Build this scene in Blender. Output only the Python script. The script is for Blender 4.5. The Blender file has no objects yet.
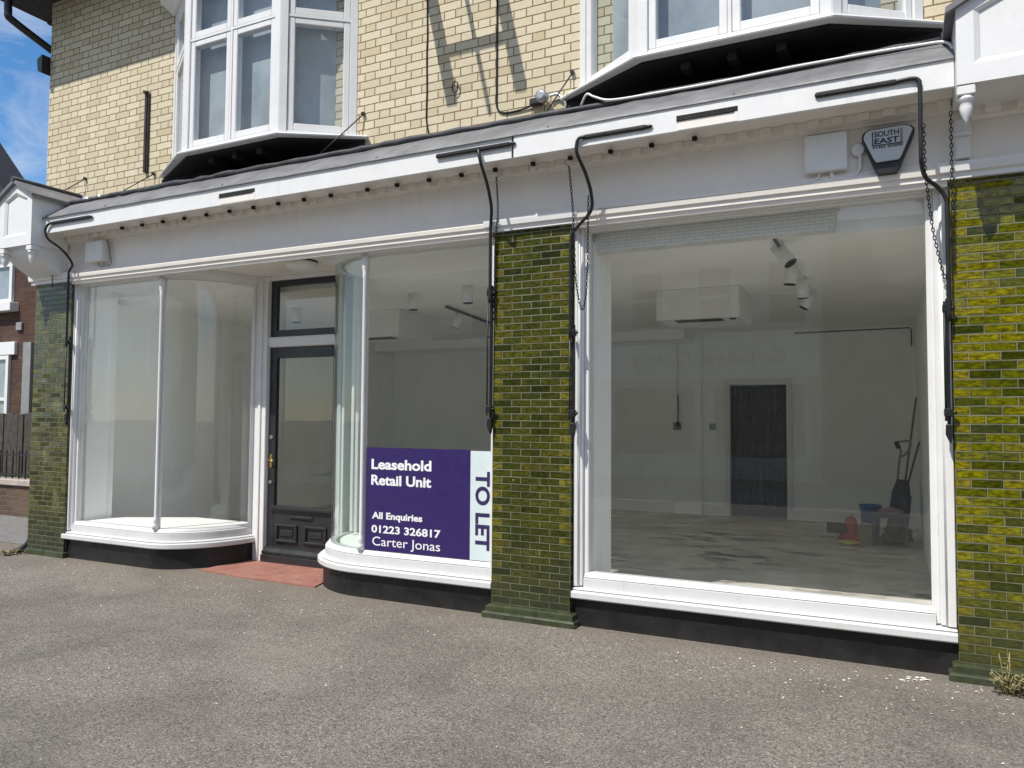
import bpy, bmesh, math, random
from mathutils import Vector, Matrix, Quaternion
random.seed(7)
C = bpy.context.scene.collection
PI = math.pi
ORG = {}          # world origin of every built object, by name

# ---------------------------------------------------------------- materials
class N:
    """small helper around a node tree"""
    def __init__(s, name):
        s.m = bpy.data.materials.new(name); s.m.use_nodes = True
        s.t = s.m.node_tree; s.t.nodes.clear()
        s.out = s.t.nodes.new('ShaderNodeOutputMaterial')
    def n(s, typ, **kw):
        nd = s.t.nodes.new(typ)
        for k, v in kw.items(): setattr(nd, k, v)
        return nd
    def put(s, sock, v):
        if hasattr(v, 'is_output'): s.t.links.new(v, sock)
        elif v is not None:
            if isinstance(v, (tuple, list)) and len(v) == 3 and sock.type == 'RGBA': v = (*v, 1)
            sock.default_value = v
    def math(s, op, a, b=None, c=None, clamp=False):
        nd = s.n('ShaderNodeMath', operation=op, use_clamp=clamp)
        s.put(nd.inputs[0], a); s.put(nd.inputs[1], b); s.put(nd.inputs[2], c)
        return nd.outputs[0]
    def mix(s, f, a, b, blend='MIX'):
        nd = s.n('ShaderNodeMix', data_type='RGBA', blend_type=blend)
        s.put(nd.inputs[0], f); s.put(nd.inputs[6], a); s.put(nd.inputs[7], b)
        return nd.outputs[2]
    def rng(s, v, a, b, c=0.0, d=1.0):
        nd = s.n('ShaderNodeMapRange')
        for i, x in enumerate((v, a, b, c, d)): s.put(nd.inputs[i], x)
        return nd.outputs[0]
    def pos(s, scale=None):
        g = s.n('ShaderNodeNewGeometry').outputs['Position']
        if scale is None: return g
        mp = s.n('ShaderNodeMapping'); s.put(mp.inputs['Vector'], g); mp.inputs['Scale'].default_value = scale
        return mp.outputs[0]
    def noise(s, vec, scale, detail=3, rough=.55, out=0):
        nd = s.n('ShaderNodeTexNoise'); s.put(nd.inputs['Vector'], vec)
        nd.inputs['Scale'].default_value = scale; nd.inputs['Detail'].default_value = detail
        nd.inputs['Roughness'].default_value = rough
        return nd.outputs[out]
    def vor(s, vec, scale, feature='F1', out='Distance'):
        nd = s.n('ShaderNodeTexVoronoi', feature=feature); s.put(nd.inputs['Vector'], vec)
        nd.inputs['Scale'].default_value = scale
        return nd.outputs[out]
    def ramp(s, v, *stops):
        nd = s.n('ShaderNodeValToRGB'); s.put(nd.inputs[0], v); e = nd.color_ramp.elements
        while len(e) < len(stops): e.new(.5)
        for i, (p, col) in enumerate(stops): e[i].position = p; e[i].color = (*col, 1)
        return nd.outputs[0]
    def bump(s, h, strength=.3, dist=.01):
        nd = s.n('ShaderNodeBump'); nd.inputs['Strength'].default_value = strength
        nd.inputs['Distance'].default_value = dist; s.put(nd.inputs['Height'], h)
        return nd.outputs[0]
    def bsdf(s, col, rough=.5, metal=0.0, spec=.5, normal=None, coat=0.0, emit=None):
        b = s.n('ShaderNodeBsdfPrincipled')
        s.put(b.inputs['Base Color'], col); s.put(b.inputs['Roughness'], rough)
        s.put(b.inputs['Metallic'], metal); s.put(b.inputs['Specular IOR Level'], spec)
        s.put(b.inputs['Coat Weight'], coat)
        if normal: s.put(b.inputs['Normal'], normal)
        s.t.links.new(b.outputs[0], s.out.inputs[0])
        return s.m

def plain(name, col, rough=.5, metal=0.0, var=.12, vs=9.0, bump=0.0, bs=60.0, spec=.5, dirt=0.0, dirtcol=(.12, .10, .07)):
    n = N(name); p = n.pos()
    f = n.noise(p, vs, 4)
    c = n.mix(n.rng(f, .3, .7), tuple(x * (1 - var) for x in col), tuple(min(1, x * (1 + var)) for x in col))
    if dirt:
        d = n.noise(n.pos((3, 3, .9)), 2.3, 5, .65)
        c = n.mix(n.math('MULTIPLY', n.rng(d, .5, .78), dirt), c, dirtcol)
    r = n.rng(n.noise(p, 14, 3), .2, .8, max(.02, rough - .1), min(1, rough + .1))
    nm = n.bump(n.noise(p, bs, 3), bump, .004) if bump else None
    return n.bsdf(c, r, metal, spec, nm)

def bond(n, course, period, split, mortar, u0=0.0, z0=0.0, offs=.5, wob=.0028):
    """brickwork in u = x + y (each wall face lies across one of the two) and z; returns (mortar mask, random per brick, row parity, x)"""
    sep = n.n('ShaderNodeSeparateXYZ'); n.put(sep.inputs[0], n.pos())
    x, y, z = sep.outputs
    w = n.math('MULTIPLY', n.math('SUBTRACT', n.noise(n.pos(), 7, 2), .5), wob * 2)
    u = n.math('ADD', n.math('ADD', x, y), n.math('SUBTRACT', w, u0))
    zz = n.math('DIVIDE', n.math('ADD', n.math('SUBTRACT', z, z0), w), course)
    row = n.math('FLOOR', zz); fz = n.math('SUBTRACT', zz, row)
    par = n.math('FLOORED_MODULO', row, 2.0)
    uu = n.math('ADD', n.math('DIVIDE', u, period), n.math('MULTIPLY', par, offs))
    k = n.math('FLOOR', uu); f = n.math('SUBTRACT', uu, k)
    d = n.math('MINIMUM', f, n.math('SUBTRACT', 1.0, f)); bid = n.math('MULTIPLY', k, 2.0)
    if split:
        d = n.math('MINIMUM', d, n.math('ABSOLUTE', n.math('SUBTRACT', f, split)))
        bid = n.math('ADD', bid, n.math('GREATER_THAN', f, split))
    d = n.math('MULTIPLY', d, period)
    dz = n.math('MULTIPLY', n.math('MINIMUM', fz, n.math('SUBTRACT', 1.0, fz)), course)
    dd = n.math('MINIMUM', d, dz)
    if mortar > .007: dd = n.math('ADD', dd, n.math('MULTIPLY', n.math('SUBTRACT', n.noise(n.pos(), 38, 3), .5), .006))
    mask = n.rng(dd, mortar * .5 - .0015, mortar * .5 + .0015, 1.0, 0.0)
    wn = n.n('ShaderNodeTexWhiteNoise', noise_dimensions='2D'); cb = n.n('ShaderNodeCombineXYZ')
    n.put(cb.inputs[0], bid); n.put(cb.inputs[1], row); n.put(wn.inputs['Vector'], cb.outputs[0])
    return dict(mask=mask, rand=wn.outputs['Value'], par=par, row=row, x=x, z=z, y=y, dd=dd, fz=fz, f=f, col=wn.outputs['Color'])

def brick_mat(name, stops, mortarcol, course=.075, period=.337, split=.667, mortar=.011, bump=.6, rough=.85, u0=0.0, stain=.35, stcol=(.2, .17, .11), z0=0.0):
    n = N(name); b = bond(n, course, period, split, mortar, u0, z0)
    c = n.ramp(b['rand'], *stops)
    g = n.noise(n.pos(), 55, 4, .7)
    c = n.mix(n.rng(g, .25, .75, 0, .35), c, n.mix(.5, c, (.12, .1, .07)))
    big = n.noise(n.pos(), .9, 4, .6)
    c = n.mix(n.math('MULTIPLY', n.rng(big, .48, .75), stain), c, stcol)
    sp = n.rng(n.vor(n.pos(), 26), .06, .1, .6, 0)
    c = n.mix(n.math('MULTIPLY', sp, n.rng(n.noise(n.pos(), 3), .5, .65)), c, (.1, .085, .06))
    c = n.mix(b['mask'], c, mortarcol)
    h = n.math('SUBTRACT', n.math('MULTIPLY', g, .25), n.math('MULTIPLY', b['mask'], .8))
    return n.bsdf(c, rough, normal=n.bump(h, bump, .006))

def tile_mat(name, xl, xr, stops, corner, low=(.028, .034, .02), worn=0.0, period=.1612, course=.0533):
    n = N(name); b = bond(n, course, period, None, .0052, xl, 0.0, wob=.0012)
    c = n.ramp(b['rand'], *stops)
    edge = n.math('MINIMUM', n.math('SUBTRACT', b['x'], xl), n.math('SUBTRACT', xr, b['x']))
    em = n.math('MULTIPLY', n.math('LESS_THAN', edge, period * .5), b['par'])
    c = n.mix(n.math('MULTIPLY', em, n.rng(n.noise(n.pos(), 2.2), .35, .5)), c, corner)
    big = n.noise(n.pos(), 3.0, 4, .6)
    c = n.mix(n.rng(big, .42, .7, 0, .4), c, (.12, .115, .004))
    c = n.mix(n.rng(big, .55, .3, 0, .45), c, (.030, .040, .005))
    st = n.noise(n.pos((22, 22, 60)), 1.0, 4, .65)                    # uneven pooling of the glaze in every tile
    c = n.mix(n.rng(st, .36, .62, 0, .92), c, n.mix(.82, c, (.008, .011, .002)))
    c = n.mix(n.rng(b['fz'], .55, 1.0, 0, .35), c, n.mix(.6, c, (.01, .012, .003)))
    if worn:
        wm = n.rng(n.noise(n.pos((3, 3, 1.6)), 1.3, 5, .7), .55, .66, 0, worn)
        c = n.mix(wm, c, (.22, .22, .10))
    c = n.mix(n.rng(b['dd'], .003, .0095, .62, 0), c, n.mix(.8, c, (.008, .010, .003)))
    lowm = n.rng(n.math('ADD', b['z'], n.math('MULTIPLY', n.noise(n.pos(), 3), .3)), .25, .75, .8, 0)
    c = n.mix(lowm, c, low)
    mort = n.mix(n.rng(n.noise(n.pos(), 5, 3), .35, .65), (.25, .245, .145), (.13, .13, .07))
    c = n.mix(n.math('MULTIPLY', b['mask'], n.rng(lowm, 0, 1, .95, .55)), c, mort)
    chip = n.math('MULTIPLY', n.rng(n.vor(n.pos(), 9), .03, .05, 1, 0), n.rng(n.noise(n.pos(), 2.1), .56, .6))
    c = n.mix(chip, c, (.62, .55, .42))
    rough = n.mix(n.math('MAXIMUM', b['mask'], chip), n.rng(n.noise(n.pos(), 20, 3), .3, .7, .06, .22), (.8, .8, .8))
    h = n.math('ADD', n.math('MULTIPLY', n.rng(b['dd'], .002, .008), .8), n.math('MULTIPLY', n.noise(n.pos(), 18, 2), .35))
    cs = n.n('ShaderNodeSeparateColor'); n.put(cs.inputs[0], b['col'])                # every tile sits at its own slight tilt
    t = n.math('ADD', n.math('MULTIPLY', n.math('MULTIPLY', b['f'], period * .10), n.math('SUBTRACT', cs.outputs[0], .5)),
               n.math('MULTIPLY', n.math('MULTIPLY', b['fz'], course * .16), n.math('SUBTRACT', cs.outputs[1], .5)))
    bt = n.n('ShaderNodeBump'); bt.inputs['Strength'].default_value = 1; bt.inputs['Distance'].default_value = 1; n.put(bt.inputs['Height'], t)
    b2 = n.n('ShaderNodeBump'); b2.inputs['Strength'].default_value = .45; b2.inputs['Distance'].default_value = .004; n.put(b2.inputs['Height'], h); n.put(b2.inputs['Normal'], bt.outputs[0])
    return n.bsdf(c, rough, spec=.5, normal=b2.outputs[0])

def glass_mat(name, tint=(.985, .995, .99), ior=1.5, dust=.035, streak=True, dustcol=(.75, .8, .76)):
    n = N(name)
    tr = n.n('ShaderNodeBsdfTransparent'); n.put(tr.inputs[0], tint)
    gl = n.n('ShaderNodeBsdfGlossy'); gl.inputs['Roughness'].default_value = 0.0
    wob = n.bump(n.noise(n.pos(), 1.6, 2), .035, .02); n.put(gl.inputs['Normal'], wob)
    ge = n.n('ShaderNodeNewGeometry'); dt = n.n('ShaderNodeVectorMath', operation='DOT_PRODUCT')
    n.put(dt.inputs[0], ge.outputs['Normal']); n.put(dt.inputs[1], ge.outputs['Incoming'])
    f0 = ((ior - 1) / (ior + 1)) ** 2 * 2.5                           # two surfaces of one pane
    k = n.math('POWER', n.math('SUBTRACT', 1.0, n.math('ABSOLUTE', dt.outputs['Value'])), 5.0)
    fr = n.math('ADD', f0, n.math('MULTIPLY', k, 1 - f0), clamp=True)
    m1 = n.n('ShaderNodeMixShader'); n.put(m1.inputs[0], fr)
    n.t.links.new(tr.outputs[0], m1.inputs[1]); n.t.links.new(gl.outputs[0], m1.inputs[2])
    df = n.n('ShaderNodeBsdfDiffuse'); n.put(df.inputs[0], dustcol)
    m2 = n.n('ShaderNodeMixShader')
    if streak:
        d = n.math('ADD', dust, n.math('MULTIPLY', n.rng(n.noise(n.pos((9, 9, .6)), 1.0, 5, .7), .55, .85), dust * .9))
    else: d = dust
    n.put(m2.inputs[0], d)
    n.t.links.new(m1.outputs[0], m2.inputs[1]); n.t.links.new(df.outputs[0], m2.inputs[2])
    n.t.links.new(m2.outputs[0], n.out.inputs[0])
    return n.m

def white_paint(name, col=(.78, .78, .77), rough=.38, dirt=.16):
    n = N(name); p = n.pos()
    c = n.mix(n.rng(n.noise(p, 5, 5, .65), .35, .75), col, tuple(x * .93 for x in col))
    d = n.noise(n.pos((4, 4, 1.1)), 2.0, 6, .7)
    c = n.mix(n.math('MULTIPLY', n.rng(d, .56, .8), dirt), c, (.33, .29, .22))
    drip = n.noise(n.pos((16, 16, .7)), 1.0, 5, .7)
    c = n.mix(n.math('MULTIPLY', n.math('MULTIPLY', n.rng(drip, .56, .72), n.rng(n.noise(p, 1.4, 3), .45, .6)), dirt * 1.3), c, (.36, .33, .27))
    chip = n.math('MULTIPLY', n.rng(n.vor(p, 40), .05, .08, 1, 0), n.rng(n.noise(p, 4), .60, .64))
    c = n.mix(n.math('MULTIPLY', chip, dirt * 4), c, (.3, .26, .2))
    h = n.math('ADD', n.noise(n.pos((20, 20, 60)), 1.0, 3), n.math('MULTIPLY', n.noise(p, 7, 3), .8))
    return n.bsdf(c, n.rng(n.noise(p, 9), .3, .7, rough - .08, rough + .12), normal=n.bump(h, .12, .006))

M = {}
M['white'] = white_paint('white_gloss_paint')
M['frieze'] = white_paint('warmed_shade_white', (.845, .80, .735), .45, .14)  # copy of the white, warmed to offset blue skylight on shaded parts
M['upvc'] = white_paint('white_window_frame', (.76, .76, .75), .3, .05)
M['sill'] = white_paint('white_sill_paint', (.645, .645, .64), .42, .22)
def plinth_black():
    n = N('black_masonry_paint'); p = n.pos(); sep = n.n('ShaderNodeSeparateXYZ'); n.put(sep.inputs[0], p)
    c = n.mix(n.rng(n.noise(p, 6, 4), .35, .7), (.004, .004, .005), (.009, .009, .010))
    d = n.rng(n.math('ADD', sep.outputs[2], n.math('MULTIPLY', n.math('SUBTRACT', n.noise(n.pos((1, 1, .4)), 9, 5, .7), .5), .22)), -.03, .10, .75, 0)
    c = n.mix(n.math('MULTIPLY', d, .14), c, (.13, .11, .09))
    c = n.mix(n.math('MULTIPLY', n.rng(n.vor(p, 45), .05, .09, 1, 0), n.rng(n.noise(p, 6), .58, .64)), c, (.12, .10, .08))
    return n.bsdf(c, n.rng(n.noise(p, 7, 3), .3, .7, .35, .65), normal=n.bump(n.math('ADD', n.noise(p, 22, 4), n.math('MULTIPLY', n.noise(p, 4, 2), 2.0)), .4, .006))
M['black'] = plinth_black()
M['iron'] = plain('black_iron', (.012, .012, .013), .42, var=.3, bump=.3, bs=80)
M['slot'] = plain('slot_black', (.006, .006, .006), .8)
M['door'] = plain('charcoal_door_paint', (.022, .023, .025), .35, var=.15, bump=.12, bs=40)
M['lead'] = plain('lead_sheet', (.17, .172, .178), .55, .0, var=.25, vs=5, bump=.5, bs=18, dirt=.6, dirtcol=(.09, .085, .08))
M['roll'] = plain('dark_roofing_felt', (.045, .046, .05), .6, var=.45, vs=14, bump=.6, bs=30)
M['zinc'] = plain('crumpled_zinc', (.42, .44, .47), .35, .7, var=.2, bump=.4)
M['brass'] = plain('brass', (.60, .42, .14), .25, .9)
M['steel'] = plain('steel', (.5, .5, .5), .3, .9)
M['wall_in'] = plain('interior_wall_paint', (.925, .93, .90), .85, var=.03, vs=2.0, dirt=.10, dirtcol=(.35, .34, .3))
M['ceil_in'] = plain('interior_ceiling_paint', (.94, .935, .90), .9, var=.05, vs=1.2)
M['plastic'] = plain('white_plastic', (.76, .76, .74), .4, var=.03)
M['grey'] = plain('grey_plastic', (.25, .25, .25), .5)
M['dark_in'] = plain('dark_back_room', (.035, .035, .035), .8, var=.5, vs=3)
M['curtain'] = None
M['purple'] = plain('purple_vinyl', (.030, .016, .105), .35, var=.06)
M['pale'] = plain('pale_vinyl', (.64, .72, .73), .4, var=.03)
M['ink'] = plain('dark_ink', (.03, .018, .09), .5)
M['letter'] = plain('white_lettering', (.82, .82, .84), .45, var=.02)
M['alarm_face'] = plain('alarm_cover_plastic', (.52, .56, .58), .35, var=.05)
M['alarm_black'] = plain('alarm_black', (.012, .012, .014), .35)
M['alarm_red'] = plain('faded_red', (.38, .22, .24), .5)
M['wood_pole'] = plain('broom_wood', (.22, .15, .085), .6)
M['red'] = plain('red_plastic', (.40, .035, .022), .5, var=.3)
M['blue'] = plain('blue_plastic', (.06, .16, .33), .45)
M['yellow'] = plain('yellow_cloth', (.55, .50, .10), .8)
M['card'] = plain('pale_green_tub', (.20, .22, .13), .6)
M['tarmac_line'] = None
M['grass'] = plain('grass', (.06, .10, .025), .9, var=.4, vs=20)
M['fence'] = plain('weathered_fence', (.06, .05, .042), .85, var=.4, vs=12, bump=.4, bs=40)
M['leaf'] = plain('dry_weed', (.20, .19, .075), .7, var=.45, vs=30)
M['leafdry'] = plain('dead_weed', (.38, .30, .15), .8, var=.4, vs=30)
M['flake'] = plain('paint_flake', (.62, .60, .54), .7, var=.2, vs=40)
M['capping'] = plain('stone_capping', (.42, .36, .32), .8, var=.2)
M['slate'] = plain('dark_slate', (.02, .02, .022), .75, var=.3)
M['glass'] = glass_mat('shop_glass', dust=.012)
M['glass_dusty_haze'] = glass_mat('dusty_haze_glass', dust=.075)  # real dust film, made heavier as haze to brighten the left bay
M['gunmetal'] = plain('dark_grey_plastic', (.035, .035, .04), .45)
M['curved_glass'] = glass_mat('curved_shop_glass', (.86, .93, .91), 1.5, .02)
M['door_glass'] = glass_mat('door_glass', (.80, .82, .78), 1.5, .012)
M['pane'] = glass_mat('upper_pane_glass', (.90, .94, .96), 1.45, .02, False)
M['bulb'] = plain('frosted_bulb', (.72, .71, .68), .2)
M['brickY'] = brick_mat('pale_yellow_brick', [(0, (.58, .50, .335)), (.25, (.645, .57, .40)), (.65, (.70, .63, .455)), (.92, (.625, .54, .36)), (1, (.55, .46, .295))], (.20, .14, .08), stain=.28, stcol=(.38, .32, .21), mortar=.0095)
M['brickR'] = brick_mat('red_brick', [(0, (.040, .012, .008)), (.5, (.060, .018, .011)), (1, (.085, .027, .015))], (.06, .042, .033))
M['brickO'] = brick_mat('stock_brick', [(0, (.66, .61, .50)), (.5, (.76, .71, .60)), (1, (.82, .78, .68))], (.36, .32, .26))
M['brickW'] = brick_mat('reflected_brick_band', [(0, (.88, .89, .83)), (1, (.93, .94, .88))], (.62, .63, .58), course=.0235, period=.085, split=None, mortar=.0045, bump=.4, stain=.1)  # tiny brick pattern paints in brickwork mirrored in the glass
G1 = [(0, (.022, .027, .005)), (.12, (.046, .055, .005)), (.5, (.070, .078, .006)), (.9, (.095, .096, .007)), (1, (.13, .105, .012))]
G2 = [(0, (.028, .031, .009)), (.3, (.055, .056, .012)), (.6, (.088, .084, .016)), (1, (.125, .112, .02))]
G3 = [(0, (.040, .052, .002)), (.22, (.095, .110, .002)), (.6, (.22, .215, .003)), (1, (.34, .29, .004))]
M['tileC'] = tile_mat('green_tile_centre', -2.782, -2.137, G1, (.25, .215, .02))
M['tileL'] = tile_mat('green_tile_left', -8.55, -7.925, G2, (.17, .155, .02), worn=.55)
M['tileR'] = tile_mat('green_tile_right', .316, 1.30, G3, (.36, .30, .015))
M['tilebase'] = plain('green_plinth_glaze', (.045, .055, .026), .22, var=.35, vs=12, dirt=.5, dirtcol=(.10, .10, .07))

def asphalt():
    n = N('worn_asphalt'); p = n.pos()
    v = n.vor(p, 112, 'F1', 'Color'); bw = n.n('ShaderNodeRGBToBW'); n.put(bw.inputs[0], v)
    c = n.ramp(bw.outputs[0], (0, (.082, .071, .059)), (.42, (.212, .190, .162)), (.8, (.315, .285, .248)), (1, (.52, .48, .425)))
    fine = n.noise(p, 260, 2, .7)
    c = n.mix(n.rng(fine, .35, .7, 0, .55), c, n.mix(.6, c, (.045, .04, .035)))
    big = n.noise(p, .75, 6, .62)
    c = n.mix(n.rng(big, .42, .62, 0, .62), c, n.mix(.55, c, (.055, .049, .043)))
    pale = n.noise(n.pos((.7, 1.6, 1)), 1.1, 5, .6)
    c = n.mix(n.rng(pale, .52, .72, 0, .35), c, (.30, .272, .236))
    oil = n.math('MULTIPLY', n.rng(n.vor(p, .9), .05, .32, 1, 0), n.rng(n.noise(p, 2.2, 4), .45, .62))
    c = n.mix(n.math('MULTIPLY', oil, .30), c, (.06, .055, .05))
    sp = n.math('MULTIPLY', n.rng(n.vor(p, 30), .07, .10, 1, 0), n.rng(n.noise(p, 3.1, 3), .50, .62))
    c = n.mix(n.math('MULTIPLY', sp, .75), c, (.60, .57, .51))
    dk = n.math('MULTIPLY', n.rng(n.vor(n.pos((1, 1, 1)), 17), .05, .08, 1, 0), n.rng(n.noise(p, 1.7, 3), .52, .6))
    c = n.mix(n.math('MULTIPLY', dk, .6), c, (.04, .036, .032))
    # dirt gathered along the foot of the shop front
    sep = n.n('ShaderNodeSeparateXYZ'); n.put(sep.inputs[0], p)
    near = n.math('ADD', sep.outputs[1], n.math('MULTIPLY', n.math('SUBTRACT', n.noise(p, 2.4, 4), .5), .55))
    c = n.mix(n.rng(near, -.42, .02, 0, .45), c, (.20, .165, .125))
    h = n.math('ADD', n.math('MULTIPLY', n.vor(p, 112), -.8), n.math('MULTIPLY', fine, .7))
    return n.bsdf(c, .9, normal=n.bump(h, .75, .007), spec=.3)
M['asphalt'] = asphalt()

def pavers():
    n = N('block_paving'); p = n.pos()
    t = n.n('ShaderNodeTexBrick'); n.put(t.inputs['Vector'], p)
    t.inputs['Scale'].default_value = 5; t.inputs['Mortar Size'].default_value = .03
    t.inputs['Color1'].default_value = (.20, .195, .185, 1); t.inputs['Color2'].default_value = (.28, .27, .255, 1); t.inputs['Mortar'].default_value = (.08, .075, .07, 1)
    c = n.mix(n.rng(n.noise(p, 30, 3), .3, .7, 0, .3), t.outputs[0], (.13, .12, .11))
    return n.bsdf(c, .9)
M['pavers'] = pavers()

def red_step():
    n = N('red_painted_concrete'); p = n.pos()
    c = n.mix(n.rng(n.noise(p, 5, 5, .7), .3, .7), (.25, .095, .07), (.36, .165, .125))
    c = n.mix(n.rng(n.noise(n.pos((2, 6, 1)), 3, 5, .7), .55, .75, 0, .5), c, (.33, .22, .17))
    c = n.mix(n.rng(n.noise(p, 17, 5, .75), .54, .66, 0, .75), c, (.30, .24, .20))
    return n.bsdf(c, .7, normal=n.bump(n.noise(p, 60, 3), .3, .004))
M['redstep'] = red_step()

def screed():
    n = N('dirty_screed_floor'); p = n.pos()
    c = n.mix(n.rng(n.noise(p, 1.6, 5, .65), .3, .7), (.36, .34, .29), (.80, .775, .71))
    wp = n.n('ShaderNodeVectorMath', operation='MULTIPLY_ADD'); n.put(wp.inputs[0], n.noise(p, .9, 3, out=1)); wp.inputs[1].default_value = (1.6, 1.6, 0); n.put(wp.inputs[2], n.pos((1.1, 2.6, 1)))
    st = n.noise(wp.outputs[0], 1.5, 7, .74)
    st2 = n.rng(n.noise(p, .8, 3), .42, .62)
    c = n.mix(n.math('MULTIPLY', n.rng(st, .50, .57), n.math('MULTIPLY', st2, 1.0)), c, (.018, .016, .014))
    w = n.rng(n.vor(n.pos((1, 1.5, 1)), 3.2, 'DISTANCE_TO_EDGE'), .0, .03, .35, 0)
    c = n.mix(n.math('MULTIPLY', w, n.rng(n.noise(p, 2), .5, .6)), c, (.55, .53, .47))
    return n.bsdf(c, n.rng(n.noise(p, 3), .3, .7, .35, .7))
M['screed'] = screed()

def curtain():
    n = N('sky_toned_curtain'); p = n.pos()
    c = n.mix(n.rng(n.noise(n.pos((1, 1, .7)), 2.0, 5, .6), .32, .68), (.22, .25, .265), (.44, .48, .50))  # blue-grey mottling paints cloud reflected in the panes onto the curtain
    return n.bsdf(c, .9)
M['curtain'] = curtain()

# ---------------------------------------------------------------- mesh helpers
class MB:
    def __init__(s): s.bm = bmesh.new()
    def add(s, verts, faces, smooth=False, mat=None):
        vs = [s.bm.verts.new(mat @ Vector(v) if mat else v) for v in verts]
        for f in faces:
            try: fc = s.bm.faces.new([vs[i] for i in f]); fc.smooth = smooth
            except ValueError: pass
        return vs
    def box(s, a, b, bev=0.0, mat=None, seg=1):
        t = bmesh.new()
        x0, x1 = sorted((a[0], b[0])); y0, y1 = sorted((a[1], b[1])); z0, z1 = sorted((a[2], b[2]))
        vs = [t.verts.new(v) for v in ((x0,y0,z0),(x1,y0,z0),(x1,y1,z0),(x0,y1,z0),(x0,y0,z1),(x1,y0,z1),(x1,y1,z1),(x0,y1,z1))]
        for f in ((0,3,2,1),(4,5,6,7),(0,1,5,4),(1,2,6,5),(2,3,7,6),(3,0,4,7)): t.faces.new([vs[i] for i in f])
        if bev: bmesh.ops.bevel(t, geom=list(t.edges), offset=bev, segments=seg, affect='EDGES', profile=.5)
        t.verts.index_update()
        s.add([v.co.copy() for v in t.verts], [[v.index for v in f.verts] for f in t.faces], False, mat); t.free()
        return s
    def prism(s, poly, axis, a, b, mat=None, bev=0.0):
        """poly in the two other axes (in xyz order), extruded along axis from a to b"""
        def P(p, h):
            return {'x': (h, p[0], p[1]), 'y': (p[0], h, p[1]), 'z': (p[0], p[1], h)}[axis]
        t = bmesh.new(); n = len(poly)
        v0 = [t.verts.new(P(p, a)) for p in poly]; v1 = [t.verts.new(P(p, b)) for p in poly]
        t.faces.new(v0); t.faces.new(v1[::-1])
        for i in range(n): t.faces.new((v0[i], v1[i], v1[(i+1) % n], v0[(i+1) % n]))
        bmesh.ops.recalc_face_normals(t, faces=list(t.faces))
        if bev: bmesh.ops.bevel(t, geom=list(t.edges), offset=bev, segments=2, affect='EDGES', profile=.5)
        t.verts.index_update()
        s.add([v.co.copy() for v in t.verts], [[v.index for v in f.verts] for f in t.faces], False, mat); t.free()
        return s
    def tube(s, pts, r, seg=8, cap=True, closed=False):
        pts = [Vector(p) for p in pts]; n = len(pts)
        rr = r if isinstance(r, (list, tuple)) else [r] * n
        rings = []; prev = None
        for i, p in enumerate(pts):
            if closed: d = pts[(i+1) % n] - pts[i-1]
            else: d = pts[min(i+1, n-1)] - pts[max(i-1, 0)]
            d.normalize()
            if prev is None:
                a = Vector((0, 0, 1)) if abs(d.z) < .9 else Vector((1, 0, 0)); u = d.cross(a).normalized()
            else: u = (prev - d * prev.dot(d)).normalized()
            prev = u; v = d.cross(u)
            rings.append([s.bm.verts.new(p + (u * math.cos(2*PI*k/seg) + v * math.sin(2*PI*k/seg)) * rr[i]) for k in range(seg)])
        for i in range(n if closed else n - 1):
            A, B = rings[i], rings[(i+1) % n]
            for k in range(seg):
                f = s.bm.faces.new((A[k], A[(k+1) % seg], B[(k+1) % seg], B[k])); f.smooth = True
        if cap and not closed:
            s.bm.faces.new(rings[0][::-1]); s.bm.faces.new(rings[-1])
        return s
    def lathe(s, c, prof, seg=20, axis='z', smooth=True):
        """prof: (radius, height) pairs around a vertical (or x / y) axis through c"""
        rings = []
        for r, h in prof:
            ring = []
            for k in range(seg):
                a = 2*PI*k/seg; q = (r*math.cos(a), r*math.sin(a))
                o = {'z': (q[0], q[1], h), 'y': (q[0], h, q[1]), 'x': (h, q[0], q[1])}[axis]
                ring.append(s.bm.verts.new(Vector(c) + Vector(o)))
            rings.append(ring)
        for A, B in zip(rings, rings[1:]):
            for k in range(seg):
                f = s.bm.faces.new((A[k], A[(k+1) % seg], B[(k+1) % seg], B[k])); f.smooth = smooth
        s.bm.faces.new(rings[0][::-1]); s.bm.faces.new(rings[-1])
        return s
    def sweep(s, prof, path, smooth=False, closed_prof=True, caps=True):
        """prof: (outward offset, z); path: plan points (x, y); outward is to the right of the walking direction (towards -y when walking +x)"""
        n = len(path); rings = []
        P = [Vector((p[0], p[1])) for p in path]
        for i, p in enumerate(P):
            d0 = (P[i] - P[i-1]).normalized() if i else None
            d1 = (P[i+1] - P[i]).normalized() if i < n-1 else None
            d0 = d0 or d1; d1 = d1 or d0
            n0 = Vector((d0.y, -d0.x)); n1 = Vector((d1.y, -d1.x)); b = (n0 + n1).normalized()
            k = 1 / max(.3, b.dot(n0))
            rings.append([s.bm.verts.new((p.x + b.x*o*k, p.y + b.y*o*k, z)) for o, z in prof])
        m = len(prof); rngm = range(m if closed_prof else m - 1)
        for A, B in zip(rings, rings[1:]):
            for k in rngm:
                f = s.bm.faces.new((A[k], B[k], B[(k+1) % m], A[(k+1) % m])); f.smooth = smooth
        if caps and closed_prof: s.bm.faces.new(rings[0]); s.bm.faces.new(rings[-1][::-1])
        return s
    def quad(s, a, b, c, d): s.add([a, b, c, d], [(0, 1, 2, 3)]); return s
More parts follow.
